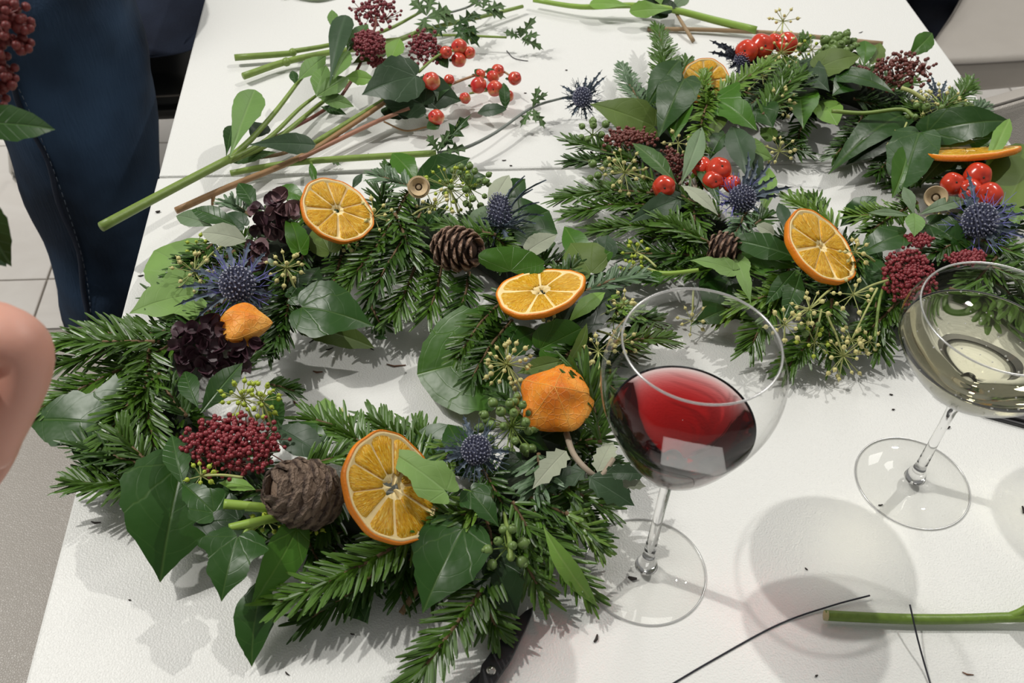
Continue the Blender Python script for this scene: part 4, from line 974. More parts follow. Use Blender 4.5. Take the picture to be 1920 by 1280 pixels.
L1 = [
 # shape, base, tip, width px, colour, roll
 ('heart', 365, 520, .028, 288, 470, .02, 125, 'pale', 0), ('ivy', 372, 552, .048, 242, 588, .050, 120, 'pale', 10), ('ivy', 350, 590, .02, 300, 545, .02, 70, 'bright', 0),
 ('heart', 560, 575, .05, 700, 612, .045, 118, 'dark', -5), ('oval', 540, 604, .035, 702, 652, .02, 52, 'olive', 0),
 ('round', 948, 668, .03, 782, 702, .018, 205, 'mid', 0), ('ivy', 252, 805, .03, 44, 790, .026, 175, 'dark', 0),
 ('heart', 345, 860, .048, 300, 1092, .016, 185, 'dark', 0), ('ivy', 405, 965, .06, 340, 905, .06, 74, 'dark', 0), ('ivy', 452, 975, .058, 360, 985, .055, 95, 'deep', 10),
 ('ivy', 448, 1000, .06, 415, 1128, .05, 122, 'dark', 5), ('heart', 560, 985, .05, 468, 1140, .025, 70, 'mid', -25), ('lance', 500, 1070, .03, 472, 1250, .008, 78, 'dark', 20),
 ('heart', 872, 985, .05, 792, 1150, .035, 140, 'dark', 5), ('heart', 912, 1035, .04, 968, 1160, .022, 100, 'deep', -8),
 ('lance', 1018, 985, .05, 1122, 1138, .015, 40, 'bright', 30), ('round', 895, 865, .045, 780, 812, .04, 92, 'dark', 0), ('lance', 880, 880, .055, 840, 795, .05, 55, 'dark', 0),
 ('ivy', 842, 925, .068, 715, 838, .072, 78, 'pale', 0), ('ivy', 880, 918, .06, 936, 988, .055, 66, 'dark', 0),
 ('holly', 1062, 845, .06, 998, 917, .06, 48, 'silver', 0), ('holly', 1098, 883, .056, 1006, 922, .05, 50, 'slate', 0), ('holly', 1103, 893, .055, 1190, 948, .045, 52, 'slate', 10),
 ('holly', 1130, 888, .05, 1212, 890, .04, 36, 'slate', 0), ('holly', 1120, 885, .045, 1150, 828, .045, 42, 'silver', 0), ('holly', 1150, 905, .04, 1212, 912, .035, 26, 'silver', 0), ('lance', 1085, 905, .05, 1070, 1010, .03, 18, 'sage', 0),
 ('lance', 375, 775, .06, 455, 680, .065, 46, 'lance', 10), ('lance', 372, 765, .058, 346, 695, .055, 38, 'lance', -10), ('lance', 345, 915, .06, 322, 815, .06, 46, 'lance', 0), ('lance', 350, 920, .058, 380, 850, .05, 34, 'lance', 0),
 ('lance', 620, 865, .05, 515, 800, .05, 62, 'slate', 0), ('heart', 600, 845, .045, 540, 790, .04, 60, 'dark', 0), ('lance', 520, 830, .05, 510, 735, .04, 40, 'dark', 0),
 ('lance', 785, 345, .055, 735, 287, .055, 44, 'mid', 0), ('heart', 795, 340, .055, 882, 296, .055, 60, 'dark', 0), ('heart', 870, 345, .05, 912, 330, .05, 50, 'dark', 0),
 ('round', 957, 510, .062, 963, 462, .075, 122, 'mid', 0), ('star', 1110, 510, .04, 1058, 424, .045, 92, 'mid', 0), ('heart', 1130, 480, .035, 1140, 440, .04, 50, 'slate', 0), ('heart', 1110, 515, .05, 1070, 455, .052, 86, 'olive', 0),
 ('heart', 960, 440, .04, 1030, 395, .03, 118, 'dark', 0), ('ivy', 940, 380, .045, 985, 335, .045, 60, 'dark', 0), ('lance', 915, 400, .055, 955, 328, .06, 40, 'silver', 0), ('heart', 890, 430, .05, 940, 385, .05, 50, 'sage', 0), ('heart', 990, 470, .045, 1045, 440, .045, 40, 'silver', 0),
 ('heart', 1055, 620, .05, 1170, 545, .045, 78, 'deep', 0), ('lance', 1065, 605, .055, 1135, 548, .055, 34, 'bright', 0), ('round', 1010, 655, .05, 1090, 615, .06, 76, 'mid', 20), ('lance', 1055, 690, .055, 1100, 605, .062, 34, 'olive', 50),
 ('lance', 968, 700, .055, 1058, 676, .055, 34, 'olive', 0), ('heart', 950, 650, .05, 1010, 620, .05, 60, 'dark', 0), ('heart', 1080, 800, .045, 1010, 820, .04, 70, 'deep', 0), ('heart', 960, 810, .045, 1030, 845, .04, 50, 'dark', 0),
 ('heart', 562, 475, .06, 538, 408, .055, 42, 'mid', 20), ('heart', 620, 475, .05, 590, 425, .05, 60, 'olive', 0), ('heart', 560, 560, .045, 600, 500, .05, 60, 'deep', 0), ('ivy', 540, 560, .05, 590, 545, .05, 40, 'dark', 0),
 ('oval', 462, 452, .068, 378, 436, .07, 44, 'silver', 0), ('lance', 445, 425, .06, 358, 393, .06, 36, 'lance', 0), ('lance', 482, 395, .06, 447, 343, .06, 32, 'lance', 0), ('heart', 460, 425, .055, 425, 400, .05, 34, 'slate', 0),
 ('lance', 400, 425, .05, 330, 405, .04, 34, 'sage', 0), ('lance', 575, 375, .055, 515, 355, .05, 34, 'mid', 0), ('lance', 590, 350, .055, 582, 305, .06, 14, 'mid', 0), ('lance', 660, 355, .05, 680, 325, .055, 14, 'slate', 0),
 ('ivy', 610, 805, .02, 610, 745, .02, 66, 'pale', 0), ('heart', 650, 1110, .012, 690, 1170, .008, 66, 'dark', 0), ('lance', 410, 905, .05, 480, 918, .05, 26, 'bright', 0), ('lance', 700, 632, .02, 727, 635, .02, 9, 'lance', 0),
 ('heart', 980, 860, .05, 930, 900, .045, 50, 'deep', 0), ('heart', 1150, 740, .035, 1120, 800, .03, 50, 'deep', 0), ('heart', 470, 940, .045, 520, 1000, .04, 60, 'deep', 0), ('heart', 330, 830, .035, 280, 900, .03, 70, 'deep', 0),
 ('ivy', 1180, 610, .035, 1235, 650, .025, 50, 'dark', 0), ('heart', 700, 430, .05, 740, 400, .05, 40, 'deep', 0), ('ivy', 800, 420, .055, 820, 395, .06, 40, 'dark', 0),
]
for a in L1: leaf(w, a[0], *a[1:7], a[7], a[8], roll=a[9], arch=.10 if a[0] != 'round' else .05, fold=.14, label={'silver': 'silvery leaf underside', 'pale': 'pale green leaf underside'}.get(a[8]))
for i in range(20):
    k = int(i * len(q1) / 20) % len(q1); p = q1[k]; og = (p - hc1); og.z = 0; og.normalize(); s = ru(-.7, 1)
    A = p + og * s * .01 + V((0, 0, ru(-.002, .012))); B = A + (og * s + V((ru(-.5, .5), ru(-.5, .5), 0))).normalized() * ru(.022, .034) + V((0, 0, ru(-.004, .006)))
    leaf3(w, random.choice(['ivy', 'heart', 'lance']), A, B, ru(.010, .015), random.choice(['dark', 'deep', 'dark', 'mid']), ru(-25, 25))
orange(w, 632, 395, .078, 70, .74, -32, 1, thick=.0055, nseg=9, hole=.09, rot=.3, label='orange slice at the top left of the wreath, whole face showing')
orange(w, 1015, 547, .072, 85, .47, 12, 1, thick=.006, nseg=9, hole=.14, rot=.8, warp=.06, label='orange slice lying flat on the right, torn around its core', starry=True)
orange(w, 735, 914, .07, 108, .74, -66, 1, thick=.006, nseg=10, hole=.15, rot=.1, warp=.05, label='largest orange slice at the bottom with a dark hole in its core', starry=True)
cone(w, 855, 466, .068, 50, 44, -5, 38, 46, 1, CONE1, label='open pine cone with pale scale tips')
cone(w, 573, 926, .062, 74, 66, 165, 30, 44, 0, CONE2, label='closed grey-brown cone')
physalis(w, 447, 610, .074, 46, P(498, 592, .07) - P(400, 600, .066), label='folded orange physalis lantern beside the blue thistle', ribs=5, squash=.8, lens=1.25)
physalis(w, 1043, 750, .066, 72, (CAMP - P(1045, 745, .06)).normalized() + (CAMR @ V((-.05, .45, 0))), label='big ribbed orange physalis lantern seen from its pointed end', ribs=5, lens=.66)
thistle(w, 445, 532, .075, 31, [(330, 540, .06), (326, 575, .06), (400, 468, .06), (425, 452, .06), (470, 452, .06), (500, 472, .065), (524, 512, .06), (520, 556, .065), (480, 596, .06), (430, 606, .06), (365, 600, .055), (395, 500, .07), (350, 505, .06), (495, 580, .05)], label='violet-blue eryngium thistle at the left', elong=1.05)
thistle(w, 937, 398, .062, 23, [(1025, 338, .07), (1012, 380, .06), (985, 330, .07), (1000, 355, .07), (985, 440, .05), (882, 430, .06), (952, 462, .05), (925, 462, .05), (1005, 420, .06), (968, 345, .07), (900, 410, .06), (1020, 405, .05)], axis=V((-.1, .75, .6)), label='upright grey-blue thistle at the top right of the wreath', elong=1.6, vmat=THB)
thistle(w, 893, 843, .068, 27, [(812, 872, .06), (808, 842, .06), (868, 778, .06), (850, 892, .06), (900, 905, .06), (942, 866, .06), (962, 848, .06), (925, 790, .06), (830, 858, .06), (870, 900, .05), (935, 890, .05)], label='dull blue thistle right of the largest orange slice', elong=.9, vmat=THB)
hydrangea(w, 400, 652, .066, 80, 52, 24, [PET, PET, PET], label='nearly black hydrangea head')
hydrangea(w, 518, 408, .058, 40, 42, 13, [PET, PETL, PETL], label='mauve brown hydrangea head')
hydrangea(w, 478, 478, .05, 26, 16, 4, [PET, PETL], label='small dark red hydrangea floret')
skimmia(w, 435, 828, .068, 96, 60, 420, br=.00175, loose=.25, label='dark red skimmia bud cluster')
for a in [(365, 505, .068, 38, 20, 'y', (430, 450, .05)), (538, 502, .068, 34, 20, 'y', (560, 560, .045)), (455, 745, .07, 38, 30, 'yg', (480, 800, .05)), (492, 748, .07, 34, 24, 'yg', (510, 800, .05)), (375, 888, .066, 26, 12, 'yg', (455, 895, .06)),
          (952, 682, .075, 46, 36, 'y', (990, 760, .05)), (1168, 568, .055, 24, 14, 'y', (1080, 620, .05)), (1120, 655, .062, 30, 14, 'y', (1125, 740, .05)), (1168, 640, .05, 26, 12, 'y', (1120, 620, .04)), (700, 405, .07, 34, 14, 'y', (640, 395, .06)), (845, 350, .062, 48, 34, 'yg', (860, 400, .04)),
          (815, 385, .066, 36, 16, 'y', (770, 405, .06)), (1150, 600, .05, 22, 10, 'g', (1090, 620, .045)), (1030, 610, .055, 20, 10, 'y', (1060, 640, .04)), (500, 975, .05, 28, 12, 'yg', (520, 940, .05)), (640, 790, .035, 20, 9, 'y', (600, 810, .03)), (660, 480, .04, 26, 12, 'y', (700, 520, .03)), (370, 460, .05, 22, 10, 'yg', (430, 500, .05)), (590, 985, .04, 18, 8, 'yg', (560, 960, .04))]:
    umbel(w, a[0], a[1], a[2], a[3], a[4], a[5], a[6], br=.0018 if a[5] == 'y' else .0017)
greenberries(w, 880, 345, .062, 42, 20, .0034, 'plump green ivy berries beside the acorn cup'); greenberries(w, 960, 792, .066, 60, 26, .0036, 'plump green ivy berries below the orange lantern', (960, 860, .045)); greenberries(w, 950, 1022, .055, 38, 9, .004, 'few green ivy berries hanging at the bottom')
acorn(w, 785, 350, .078, 18, 'empty acorn cup')
stem('ivy_stem', w, [(420, 945, .062), (455, 948, .06), (500, 952, .055), (540, 955, .05)], .0036, .003, YSTEM and plain('bright_stem', (.26, .40, .06), .45, .2, 80)); stem('ivy_stem', w, [(430, 990, .058), (480, 978, .058), (530, 968, .05)], .003, .003, MATS['bright_stem']); stem('ivy_stem', w, [(455, 1010, .055), (462, 995, .056), (485, 980, .057)], .0018, .0018, MATS['bright_stem'])
stem('ivy_stem', w, [(958, 1050, .055), (955, 1010, .055), (945, 960, .05)], .0018, .0016, GSTEM); stem('woody_twig', w, [(1062, 812, .05), (1075, 850, .055), (1100, 880, .056), (1125, 893, .05), (1150, 860, .05)], .0024, .0018, plain('grey_twig', (.33, .27, .2), .7, .2, 90))
stem('woody_twig', w, [(752, 1150, .01), (775, 1115, .015), (800, 1080, .02)], .0022, .0022, TWIG)
# ================================================================== RIGHT WREATH
W2, q2, hc2 = wreath('round wreath at the right with red crab apples, behind both wine glasses', P(1540, 350, 0), [(1250, 240), (1330, 195), (1430, 165), (1540, 160), (1660, 195), (1760, 250), (1830, 330), (1850, 430), (1760, 510), (1620, 520), (1500, 500), (1380, 460), (1280, 420), (1230, 330)], .0165, 120, 0, (1530, 330))
w = W2
for a in [
 (1242, 205, .05, 1234, 50, .035, .018, 'fir', .1), (1270, 180, .04, 1290, 110, .04, .015, 'fir', .3), (1225, 220, .04, 1165, 120, .02, .014, 'grey', .3), (1235, 210, .035, 1190, 170, .02, .014, 'grey', .3), (1335, 165, .065, 1300, 300, .06, .014, 'light', .6),
 (1325, 200, .066, 1325, 120, .06, .01, 'light', .4), (1350, 175, .066, 1450, 115, .066, .014, 'light', .4), (1430, 215, .055, 1530, 120, .05, .018, 'fir', .4), (1440, 180, .055, 1480, 110, .05, .015, 'fir', .4), (1480, 170, .05, 1560, 140, .045, .015, 'dark', .4),
 (1250, 365, .045, 1042, 370, .02, .018, 'fir', .25), (1240, 385, .04, 1060, 400, .02, .017, 'fir', .3), (1190, 300, .045, 1060, 262, .03, .016, 'fir', .4), (1180, 320, .04, 1062, 300, .03, .015, 'dark', .4), (1300, 440, .045, 1105, 430, .02, .018, 'fir', .3), (1345, 480, .045, 1140, 475, .02, .018, 'dark', .3),
 (1350, 405, .05, 1240, 345, .045, .016, 'fir', .4), (1330, 455, .055, 1225, 400, .05, .017, 'fir', .4), (1340, 500, .04, 1180, 520, .02, .016, 'fir', .3), (1300, 380, .05, 1290, 470, .045, .017, 'fir', .5), (1400, 395, .055, 1375, 445, .05, .015, 'grey', .6),
 (1570, 430, .045, 1475, 368, .035, .017, 'light', .3), (1545, 400, .04, 1500, 365, .03, .015, 'fir', .4), (1400, 430, .05, 1440, 400, .05, .013, 'dark', .5),
 (1480, 540, .05, 1370, 575, .035, .016, 'light', .3), (1800, 530, .03, 1900, 640, .012, .018, 'fir', .4), (1850, 520, .03, 1960, 610, .015, .018, 'fir', .4), (1780, 540, .03, 1830, 650, .012, .018, 'dark', .4), (1760, 545, .03, 1760, 640, .01, .018, 'fir', .4), (1900, 520, .03, 2000, 600, .015, .018, 'fir', .4), (1820, 560, .02, 1890, 590, .02, .018, 'dark', .4), (1790, 570, .02, 1820, 705, .012, .02, 'fir', .4), (1850, 590, .02, 1885, 715, .012, .02, 'dark', .4), (1760, 560, .02, 1768, 665, .012, .018, 'dark', .4), (1900, 590, .02, 1945, 700, .012, .02, 'fir', .4), (1840, 600, .02, 1850, 690, .02, .02, 'fir', .4), (1900, 560, .02, 1905, 680, .02, .02, 'dark', .4), (1870, 480, .05, 1800, 560, .03, .018, 'fir', .4), (1470, 560, .04, 1400, 660, .02, .017, 'fir', .3), (1540, 580, .035, 1470, 700, .012, .017, 'fir', .4), (1560, 560, .04, 1560, 680, .015, .017, 'fir', .4), (1640, 540, .04, 1650, 670, .015, .016, 'fir', .4), (1690, 560, .04, 1600, 650, .02, .017, 'fir', .4),
 (1480, 500, .05, 1440, 600, .04, .016, 'fir', .4), (1420, 560, .04, 1340, 600, .02, .014, 'light', .3), (1700, 590, .035, 1740, 650, .02, .015, 'dark', .4), (1780, 540, .045, 1900, 590, .03, .017, 'fir', .4), (1840, 450, .055, 1935, 490, .05, .016, 'fir', .4), (1860, 500, .05, 1960, 540, .04, .016, 'fir', .4),
 (1700, 400, .05, 1590, 405, .045, .015, 'light', .4), (1720, 380, .05, 1620, 440, .05, .015, 'fir', .4), (1770, 335, .03, 1665, 338, .012, .015, 'fir', .3), (1750, 310, .03, 1675, 355, .012, .014, 'dark', .4), (1620, 210, .045, 1560, 300, .03, .016, 'dark', .4), (1660, 220, .045, 1600, 265, .03, .015, 'dark', .4),
 (1580, 200, .055, 1450, 215, .045, .016, 'dark', .4), (1700, 270, .045, 1640, 330, .03, .016, 'dark', .4), (1530, 200, .045, 1490, 290, .03, .014, 'dark', .4), (1760, 210, .055, 1822, 150, .045, .016, 'fir', .4), (1790, 230, .05, 1850, 195, .04, .014, 'grey', .4), (1440, 250, .045, 1520, 290, .03, .014, 'dark', .4),
 (1600, 185, .05, 1690, 215, .05, .016, 'dark', .5), (1640, 170, .05, 1740, 230, .05, .016, 'dark', .5), (1310, 270, .055, 1320, 350, .05, .014, 'fir', .5), (1820, 430, .05, 1740, 480, .05, .015, 'dark', .5), (1860, 300, .05, 1930, 320, .04, .016, 'fir', .4), (1500, 100, .045, 1515, 68, .045, .012, 'fir', .4), (1620, 480, .05, 1560, 520, .05, .014, 'fir', .5), (1440, 165, .05, 1400, 200, .055, .012, 'grey', .5),
]:
    k = .5 if a[1] < 340 and 1430 < a[0] < 1790 and a[4] > 200 else 1
    fir(w, a[0], a[1], a[2] * k, a[3], a[4], a[5] * k, nl=a[6], mat=a[7], flat=a[8])
L2 = [
 ('heart', 1232, 240, .05, 1106, 195, .055, 66, 'olive', 0), ('lance', 1210, 205, .06, 1275, 112, .07, 52, 'dark', 0), ('heart', 1285, 145, .07, 1232, 262, .055, 74, 'dark', 0), ('lance', 1290, 175, .065, 1262, 268, .05, 50, 'mid', 20), ('heart', 1348, 190, .055, 1328, 275, .05, 46, 'olive', 0),
 ('star', 1340, 185, .066, 1420, 245, .06, 96, 'mid', 0), ('lance', 1372, 235, .055, 1402, 335, .05, 54, 'slate', 0), ('lance', 1402, 280, .05, 1418, 350, .045, 40, 'deep', 0), ('heart', 1393, 278, .045, 1450, 300, .035, 44, 'pale', 0), ('lance', 1270, 346, .06, 1185, 268, .068, 34, 'lanceolive', 0),
 ('lance', 1277, 345, .062, 1316, 238, .07, 34, 'sage', 0), ('lance', 1276, 347, .06, 1347, 404, .058, 26, 'silver', 0), ('lance', 1302, 300, .06, 1350, 385, .055, 30, 'lance', 0), ('heart', 1275, 372, .055, 1178, 418, .045, 44, 'slate', 0), ('lance', 1440, 312, .04, 1430, 405, .04, 32, 'bright', 0),
 ('ivy', 1378, 508, .055, 1293, 488, .05, 40, 'pale', 0), ('ivy', 1380, 483, .055, 1408, 570, .045, 40, 'pale', 0), ('lance', 1505, 488, .062, 1358, 448, .062, 52, 'lance', 0), ('lance', 1495, 503, .055, 1385, 472, .05, 50, 'mid', 0), ('lance', 1492, 505, .058, 1434, 572, .05, 34, 'lance', 0), ('lance', 1500, 512, .058, 1466, 604, .045, 38, 'lance', -10),
 ('heart', 1370, 520, .03, 1320, 600, .02, 90, 'dark', 0), ('ivy', 1420, 560, .03, 1292, 612, .015, 80, 'dark', 0), ('ivy', 1240, 518, .045, 1200, 530, .04, 26, 'mid', 0), ('lance', 1478, 440, .055, 1460, 380, .055, 24, 'slate', 0), ('oval', 1452, 440, .055, 1418, 422, .06, 26, 'silver', 0),
 ('oval', 1535, 190, .055, 1570, 235, .05, 50, 'bright', 0), ('heart', 1496, 168, .062, 1506, 242, .055, 64, 'mid', 0), ('heart', 1495, 125, .055, 1556, 172, .05, 56, 'slate', 0), ('heart', 1530, 130, .06, 1614, 106, .06, 54, 'olive', 0), ('lance', 1620, 125, .055, 1622, 76, .06, 32, 'mid', 0), ('heart', 1640, 120, .055, 1650, 80, .06, 26, 'olive', 0),
 ('lance', 1700, 110, .055, 1748, 62, .06, 32, 'mid', 20), ('heart', 1556, 138, .055, 1680, 178, .055, 48, 'dark', -20), ('heart', 1600, 150, .05, 1560, 180, .05, 50, 'dark', 0), ('heart', 1695, 215, .05, 1552, 328, .03, 62, 'dark', 10), ('lance', 1695, 245, .05, 1585, 310, .035, 44, 'deep', 0),
 ('heart', 1730, 250, .06, 1897, 228, .06, 66, 'dark', 0), ('heart', 1745, 262, .055, 1830, 268, .055, 34, 'olive', 0), ('heart', 1820, 262, .05, 1888, 262, .05, 50, 'mid', 0), ('round', 1725, 245, .06, 1690, 355, .05, 82, 'dark', 10), ('lance', 1700, 270, .055, 1672, 372, .045, 50, 'mid', -20), ('lance', 1893, 222, .07, 1845, 322, .068, 26, 'bright', 0),
 ('round', 1940, 285, .055, 1885, 392, .05, 110, 'olive', 0), ('heart', 1780, 292, .05, 1726, 346, .045, 42, 'lanceolive', 0), ('heart', 1815, 300, .045, 1770, 320, .045, 34, 'dark', 0), ('lance', 1713, 402, .066, 1694, 350, .07, 22, 'sage', 0), ('lance', 1722, 403, .066, 1816, 376, .066, 26, 'sage', 0), ('lance', 1706, 405, .066, 1626, 399, .06, 14, 'sage', 0), ('lance', 1713, 398, .066, 1714, 444, .062, 34, 'lancegreen', 0),
 ('lance', 1645, 368, .05, 1575, 425, .035, 44, 'dark', 0), ('heart', 1700, 438, .055, 1600, 488, .05, 56, 'dark', 0), ('heart', 1595, 495, .045, 1660, 590, .03, 90, 'dark', 0), ('heart', 1735, 418, .055, 1820, 470, .05, 56, 'dark', 0), ('round', 1750, 425, .05, 1815, 412, .055, 40, 'deep', 0), ('ivy', 1890, 405, .05, 1925, 400, .05, 40, 'bright', 0),
 ('lance', 1560, 470, .05, 1500, 520, .05, 34, 'deep', 0), ('heart', 1420, 200, .055, 1450, 240, .05, 60, 'dark', 0), ('heart', 1360, 250, .055, 1330, 300, .05, 40, 'dark', 0), ('heart', 1790, 200, .05, 1822, 235, .045, 50, 'olive', 0), ('heart', 1450, 260, .045, 1425, 240, .045, 30, 'bright', 0),
]
for a in L2:
    k = .6 if a[2] < 300 and 1430 < a[1] < 1700 and a[5] > 215 else 1
    leaf(w, a[0], a[1], a[2], a[3] * k, a[4], a[5], a[6] * k, a[7], a[8], roll=a[9], arch=.10 if a[0] != 'round' else .05, fold=.14, label={'silver': 'silvery leaf underside', 'pale': 'pale green leaf underside'}.get(a[8]))
for i in range(24):
    k = int(i * len(q2) / 24) % len(q2); p = q2[k]; og = (p - hc2); og.z = 0; og.normalize(); s = ru(-.7, 1)
    A = p + og * s * .01 + V((0, 0, ru(-.002, .012))); B = A + (og * s + V((ru(-.5, .5), ru(-.5, .5), 0))).normalized() * ru(.022, .034) + V((0, 0, ru(-.004, .006)))
    leaf3(w, random.choice(['ivy', 'heart', 'lance']), A, B, ru(.010, .015), random.choice(['dark', 'deep', 'dark', 'mid']), ru(-25, 25))
orange(w, 1537, 464, .07, 78, .52, -50, 1, thick=.0075, nseg=9, hole=.08, rot=.2, warp=.04, label='orange slice leaning at the front of the right wreath')
orange(w, 1322, 152, .055, 42, .95, 0, 1, thick=.005, nseg=8, hole=.08, rot=.9, label='half hidden orange slice at the back of the right wreath')
orange(w, 1817, 286, .062, 78, .09, 2, 1, thick=.006, nseg=9, hole=.08, rot=.4, warp=.03, label='orange slice seen edge on')
cone(w, 1357, 465, .058, 30, 34, -20, 15, 34, 1, CONE1, label='small dark pine cone')
thistle(w, 1392, 372, .064, 24, [(1488, 350, .06), (1462, 368, .055), (1446, 300, .075), (1402, 285, .08), (1420, 300, .075), (1350, 330, .06), (1345, 385, .06), (1425, 402, .06), (1370, 405, .05), (1455, 330, .07)], axis=V((.3, -.5, .7)), label='violet thistle in front of the red berries', elong=.95)
thistle(w, 1838, 413, .07, 28, [(1925, 402, .06), (1930, 450, .06), (1890, 462, .06), (1870, 470, .06), (1800, 440, .06), (1805, 375, .07), (1800, 350, .08), (1812, 320, .085), (1905, 385, .06), (1915, 425, .06)], label='blue thistle near the coupe glass', elong=1.05)
thistle(w, 1392, 112, .055, 14, [(1330, 76, .055), (1352, 80, .06), (1345, 102, .055), (1362, 90, .05), (1448, 122, .05), (1440, 108, .05), (1420, 140, .05), (1380, 145, .05), (1365, 130, .05), (1328, 98, .05)], mat=THK, label='blackish thistle beside the far crab apples', vmat=THK, wpx=6)
thistle(w, 1760, 185, .05, 10, [(1735, 150, .06), (1745, 140, .065), (1775, 150, .055), (1790, 170, .05)], label='small thistle at the far right', wpx=4, vmat=THB)
skimmia(w, 1180, 255, .06, 52, 22, 130, br=.0019, mat=SKD, label='brown skimmia buds at the left', loose=.3); skimmia(w, 1262, 310, .055, 34, 42, 110, br=.0017, mat=SKD, loose=1, label='loose brown skimmia buds beside the crab apples'); skimmia(w, 1685, 130, .062, 62, 36, 200, br=.0020, mat=SKD, loose=1, label='spreading brown-red skimmia buds at the far side'); skimmia(w, 1610, 132, .055, 22, 12, 34, br=.0019, mat=SKD, label='short brown skimmia spray')
skimmia(w, 1707, 512, .066, 46, 56, 260, br=.0018, label='dense dark red skimmia buds left of the coupe glass'); skimmia(w, 1722, 448, .06, 26, 16, 60, br=.0017, label='small dark red skimmia cluster'); skimmia(w, 1812, 482, .06, 36, 16, 80, br=.0017, label='dark red skimmia cluster above the coupe rim'); skimmia(w, 1238, 352, .055, 18, 14, 30, br=.0016, mat=SKD)
for a in [(1400, 96, 20, (1440, 150)), (1427, 87, 22, None), (1474, 82, 20, None), (1452, 78, 14, None)]: apple(w, a[0], a[1], .062, a[2])
for a in [(1316, 313, 19), (1348, 318, 23), (1352, 322, 20), (1337, 340, 20), (1372, 345, 17), (1245, 350, 21), (1786, 345, 20), (1833, 330, 23), (1819, 357, 20), (1855, 366, 22)]: apple(w, a[0], a[1], .062 + (.006 if a[0] in (1348, 1833, 1855) else 0), a[2])
for a in [(1168, 318, .062, 42, 26, 'y', (1230, 340, .04)), (1462, 190, .055, 30, 20, 'y', None), (1462, 280, .045, 28, 16, 'y', (1400, 270, .04)), (1468, 97, .068, 34, 20, 'y', (1400, 140, .05)), (1468, 38, .075, 24, 16, 'y', (1462, 85, .06)), (1430, 140, .055, 30, 14, 'y', None), (1525, 92, .05, 24, 14, 'yg', None), (1770, 192, .06, 36, 24, 'y', (1735, 170, .05)), (1735, 190, .055, 24, 12, 'y', None),
          (1598, 548, .072, 34, 14, 'y', (1665, 525, .06)), (1602, 468, .075, 26, 12, 'y', (1640, 490, .06)), (1515, 575, .062, 32, 18, 'y', (1560, 540, .055)), (1470, 608, .055, 32, 18, 'y', (1530, 570, .05)), (1580, 665, .03, 40, 24, 'y', (1550, 590, .045)), (1600, 635, .035, 26, 14, 'y', (1645, 540, .05)), (1530, 640, .035, 30, 14, 'yg', (1540, 580, .045)), (1630, 640, .03, 20, 8, 'y', None),
          (1270, 265, .06, 24, 10, 'y', None), (1690, 262, .05, 20, 8, 'y', (1700, 230, .05)), (1195, 470, .04, 26, 14, 'yg', (1230, 500, .04)), (1185, 500, .035, 24, 12, 'yg', (1240, 512, .04)), (1295, 600, .02, 30, 12, 'y', (1300, 540, .03)), (1760, 410, .055, 20, 14, 'y', None)]:
    umbel(w, a[0], a[1], a[2], a[3], a[4], a[5], a[6], br=.0018, dome=.72 if a[1] > 500 else .6)
greenberries(w, 1572, 93, .06, 32, 30, .0058, 'tight cluster of grey-green ivy berries at the back'); greenberries(w, 1112, 248, .05, 28, 9, .0042, 'green ivy berries at the left tip'); greenberries(w, 1135, 320, .045, 30, 8, .004); greenberries(w, 1735, 215, .055, 30, 8, .0045, 'dull green ivy berries by the grey chair'); greenberries(w, 1805, 213, .055, 26, 4, .0042); greenberries(w, 1515, 600, .05, 26, 5, .003)
acorn(w, 1755, 370, .072, 20, 'hollow seed cup')
stem('ivy_stem', w, [(1220, 511, .04), (1260, 512, .045), (1310, 506, .05)], .0022, .0018, MATS['bright_stem']); stem('ivy_stem', w, [(1690, 165, .06), (1710, 172, .06), (1735, 188, .055)], .0024, .0022, YSTEM); stem('ivy_stem', w, [(1560, 208, .05), (1620, 212, .05), (1690, 205, .05), (1715, 220, .05)], .0022, .002, GSTEM)
stem('ivy_stem', w, [(1640, 640, .03), (1650, 560, .045), (1670, 510, .05)], .0012, .0016, GSTEM); stem('tendril', w, [(1295, 600, .02), (1310, 560, .03), (1300, 530, .04)], .0008, .0008, PSTEM); stem('woody_twig', w, [(1275, 345, .06), (1290, 330, .055), (1305, 355, .055), (1300, 300, .05)], .0016, .0012, MATS['grey_twig'])
# ================================================================== LOOSE STEMS
G_ = 'cut stems lying loose on the far table'
def th(name, label, cat, px, py, z=0): return thing(name, label, cat, P(px, py, z), None)
# thick green skimmia stem
t = th('skimmia_stem', 'thickest green cut stem, its end poking out over the left table edge', 'stem', 430, 298)
stem('stem', t, [(190, 425, .045), (300, 366, .040), (430, 298, .034)], .0046, .0040, GSTEM, 12, 12)
stem('stem', t, [(426, 300, .034), (470, 262, .034), (520, 205, .035), (562, 150, .04), (580, 132, .045)], .0034, .0016, GSTEM, 16)
stem('stem', t, [(430, 300, .034), (500, 262, .03), (560, 205, .03), (592, 180, .032)], .0028, .0016, GSTEM)
stem('stem', t, [(430, 302, .032), (510, 266, .025), (600, 195, .024), (660, 150, .03)], .0030, .0018, YSTEM and GSTEM)
stem('stem', t, [(450, 296, .02), (530, 250, .02), (640, 180, .025), (700, 60, .05), (704, 30, .05)], .0024, .0012, SKS)
stem('stem', t, [(440, 300, .015), (520, 290, .012), (560, 275, .01)], .002, .002, TWIG)
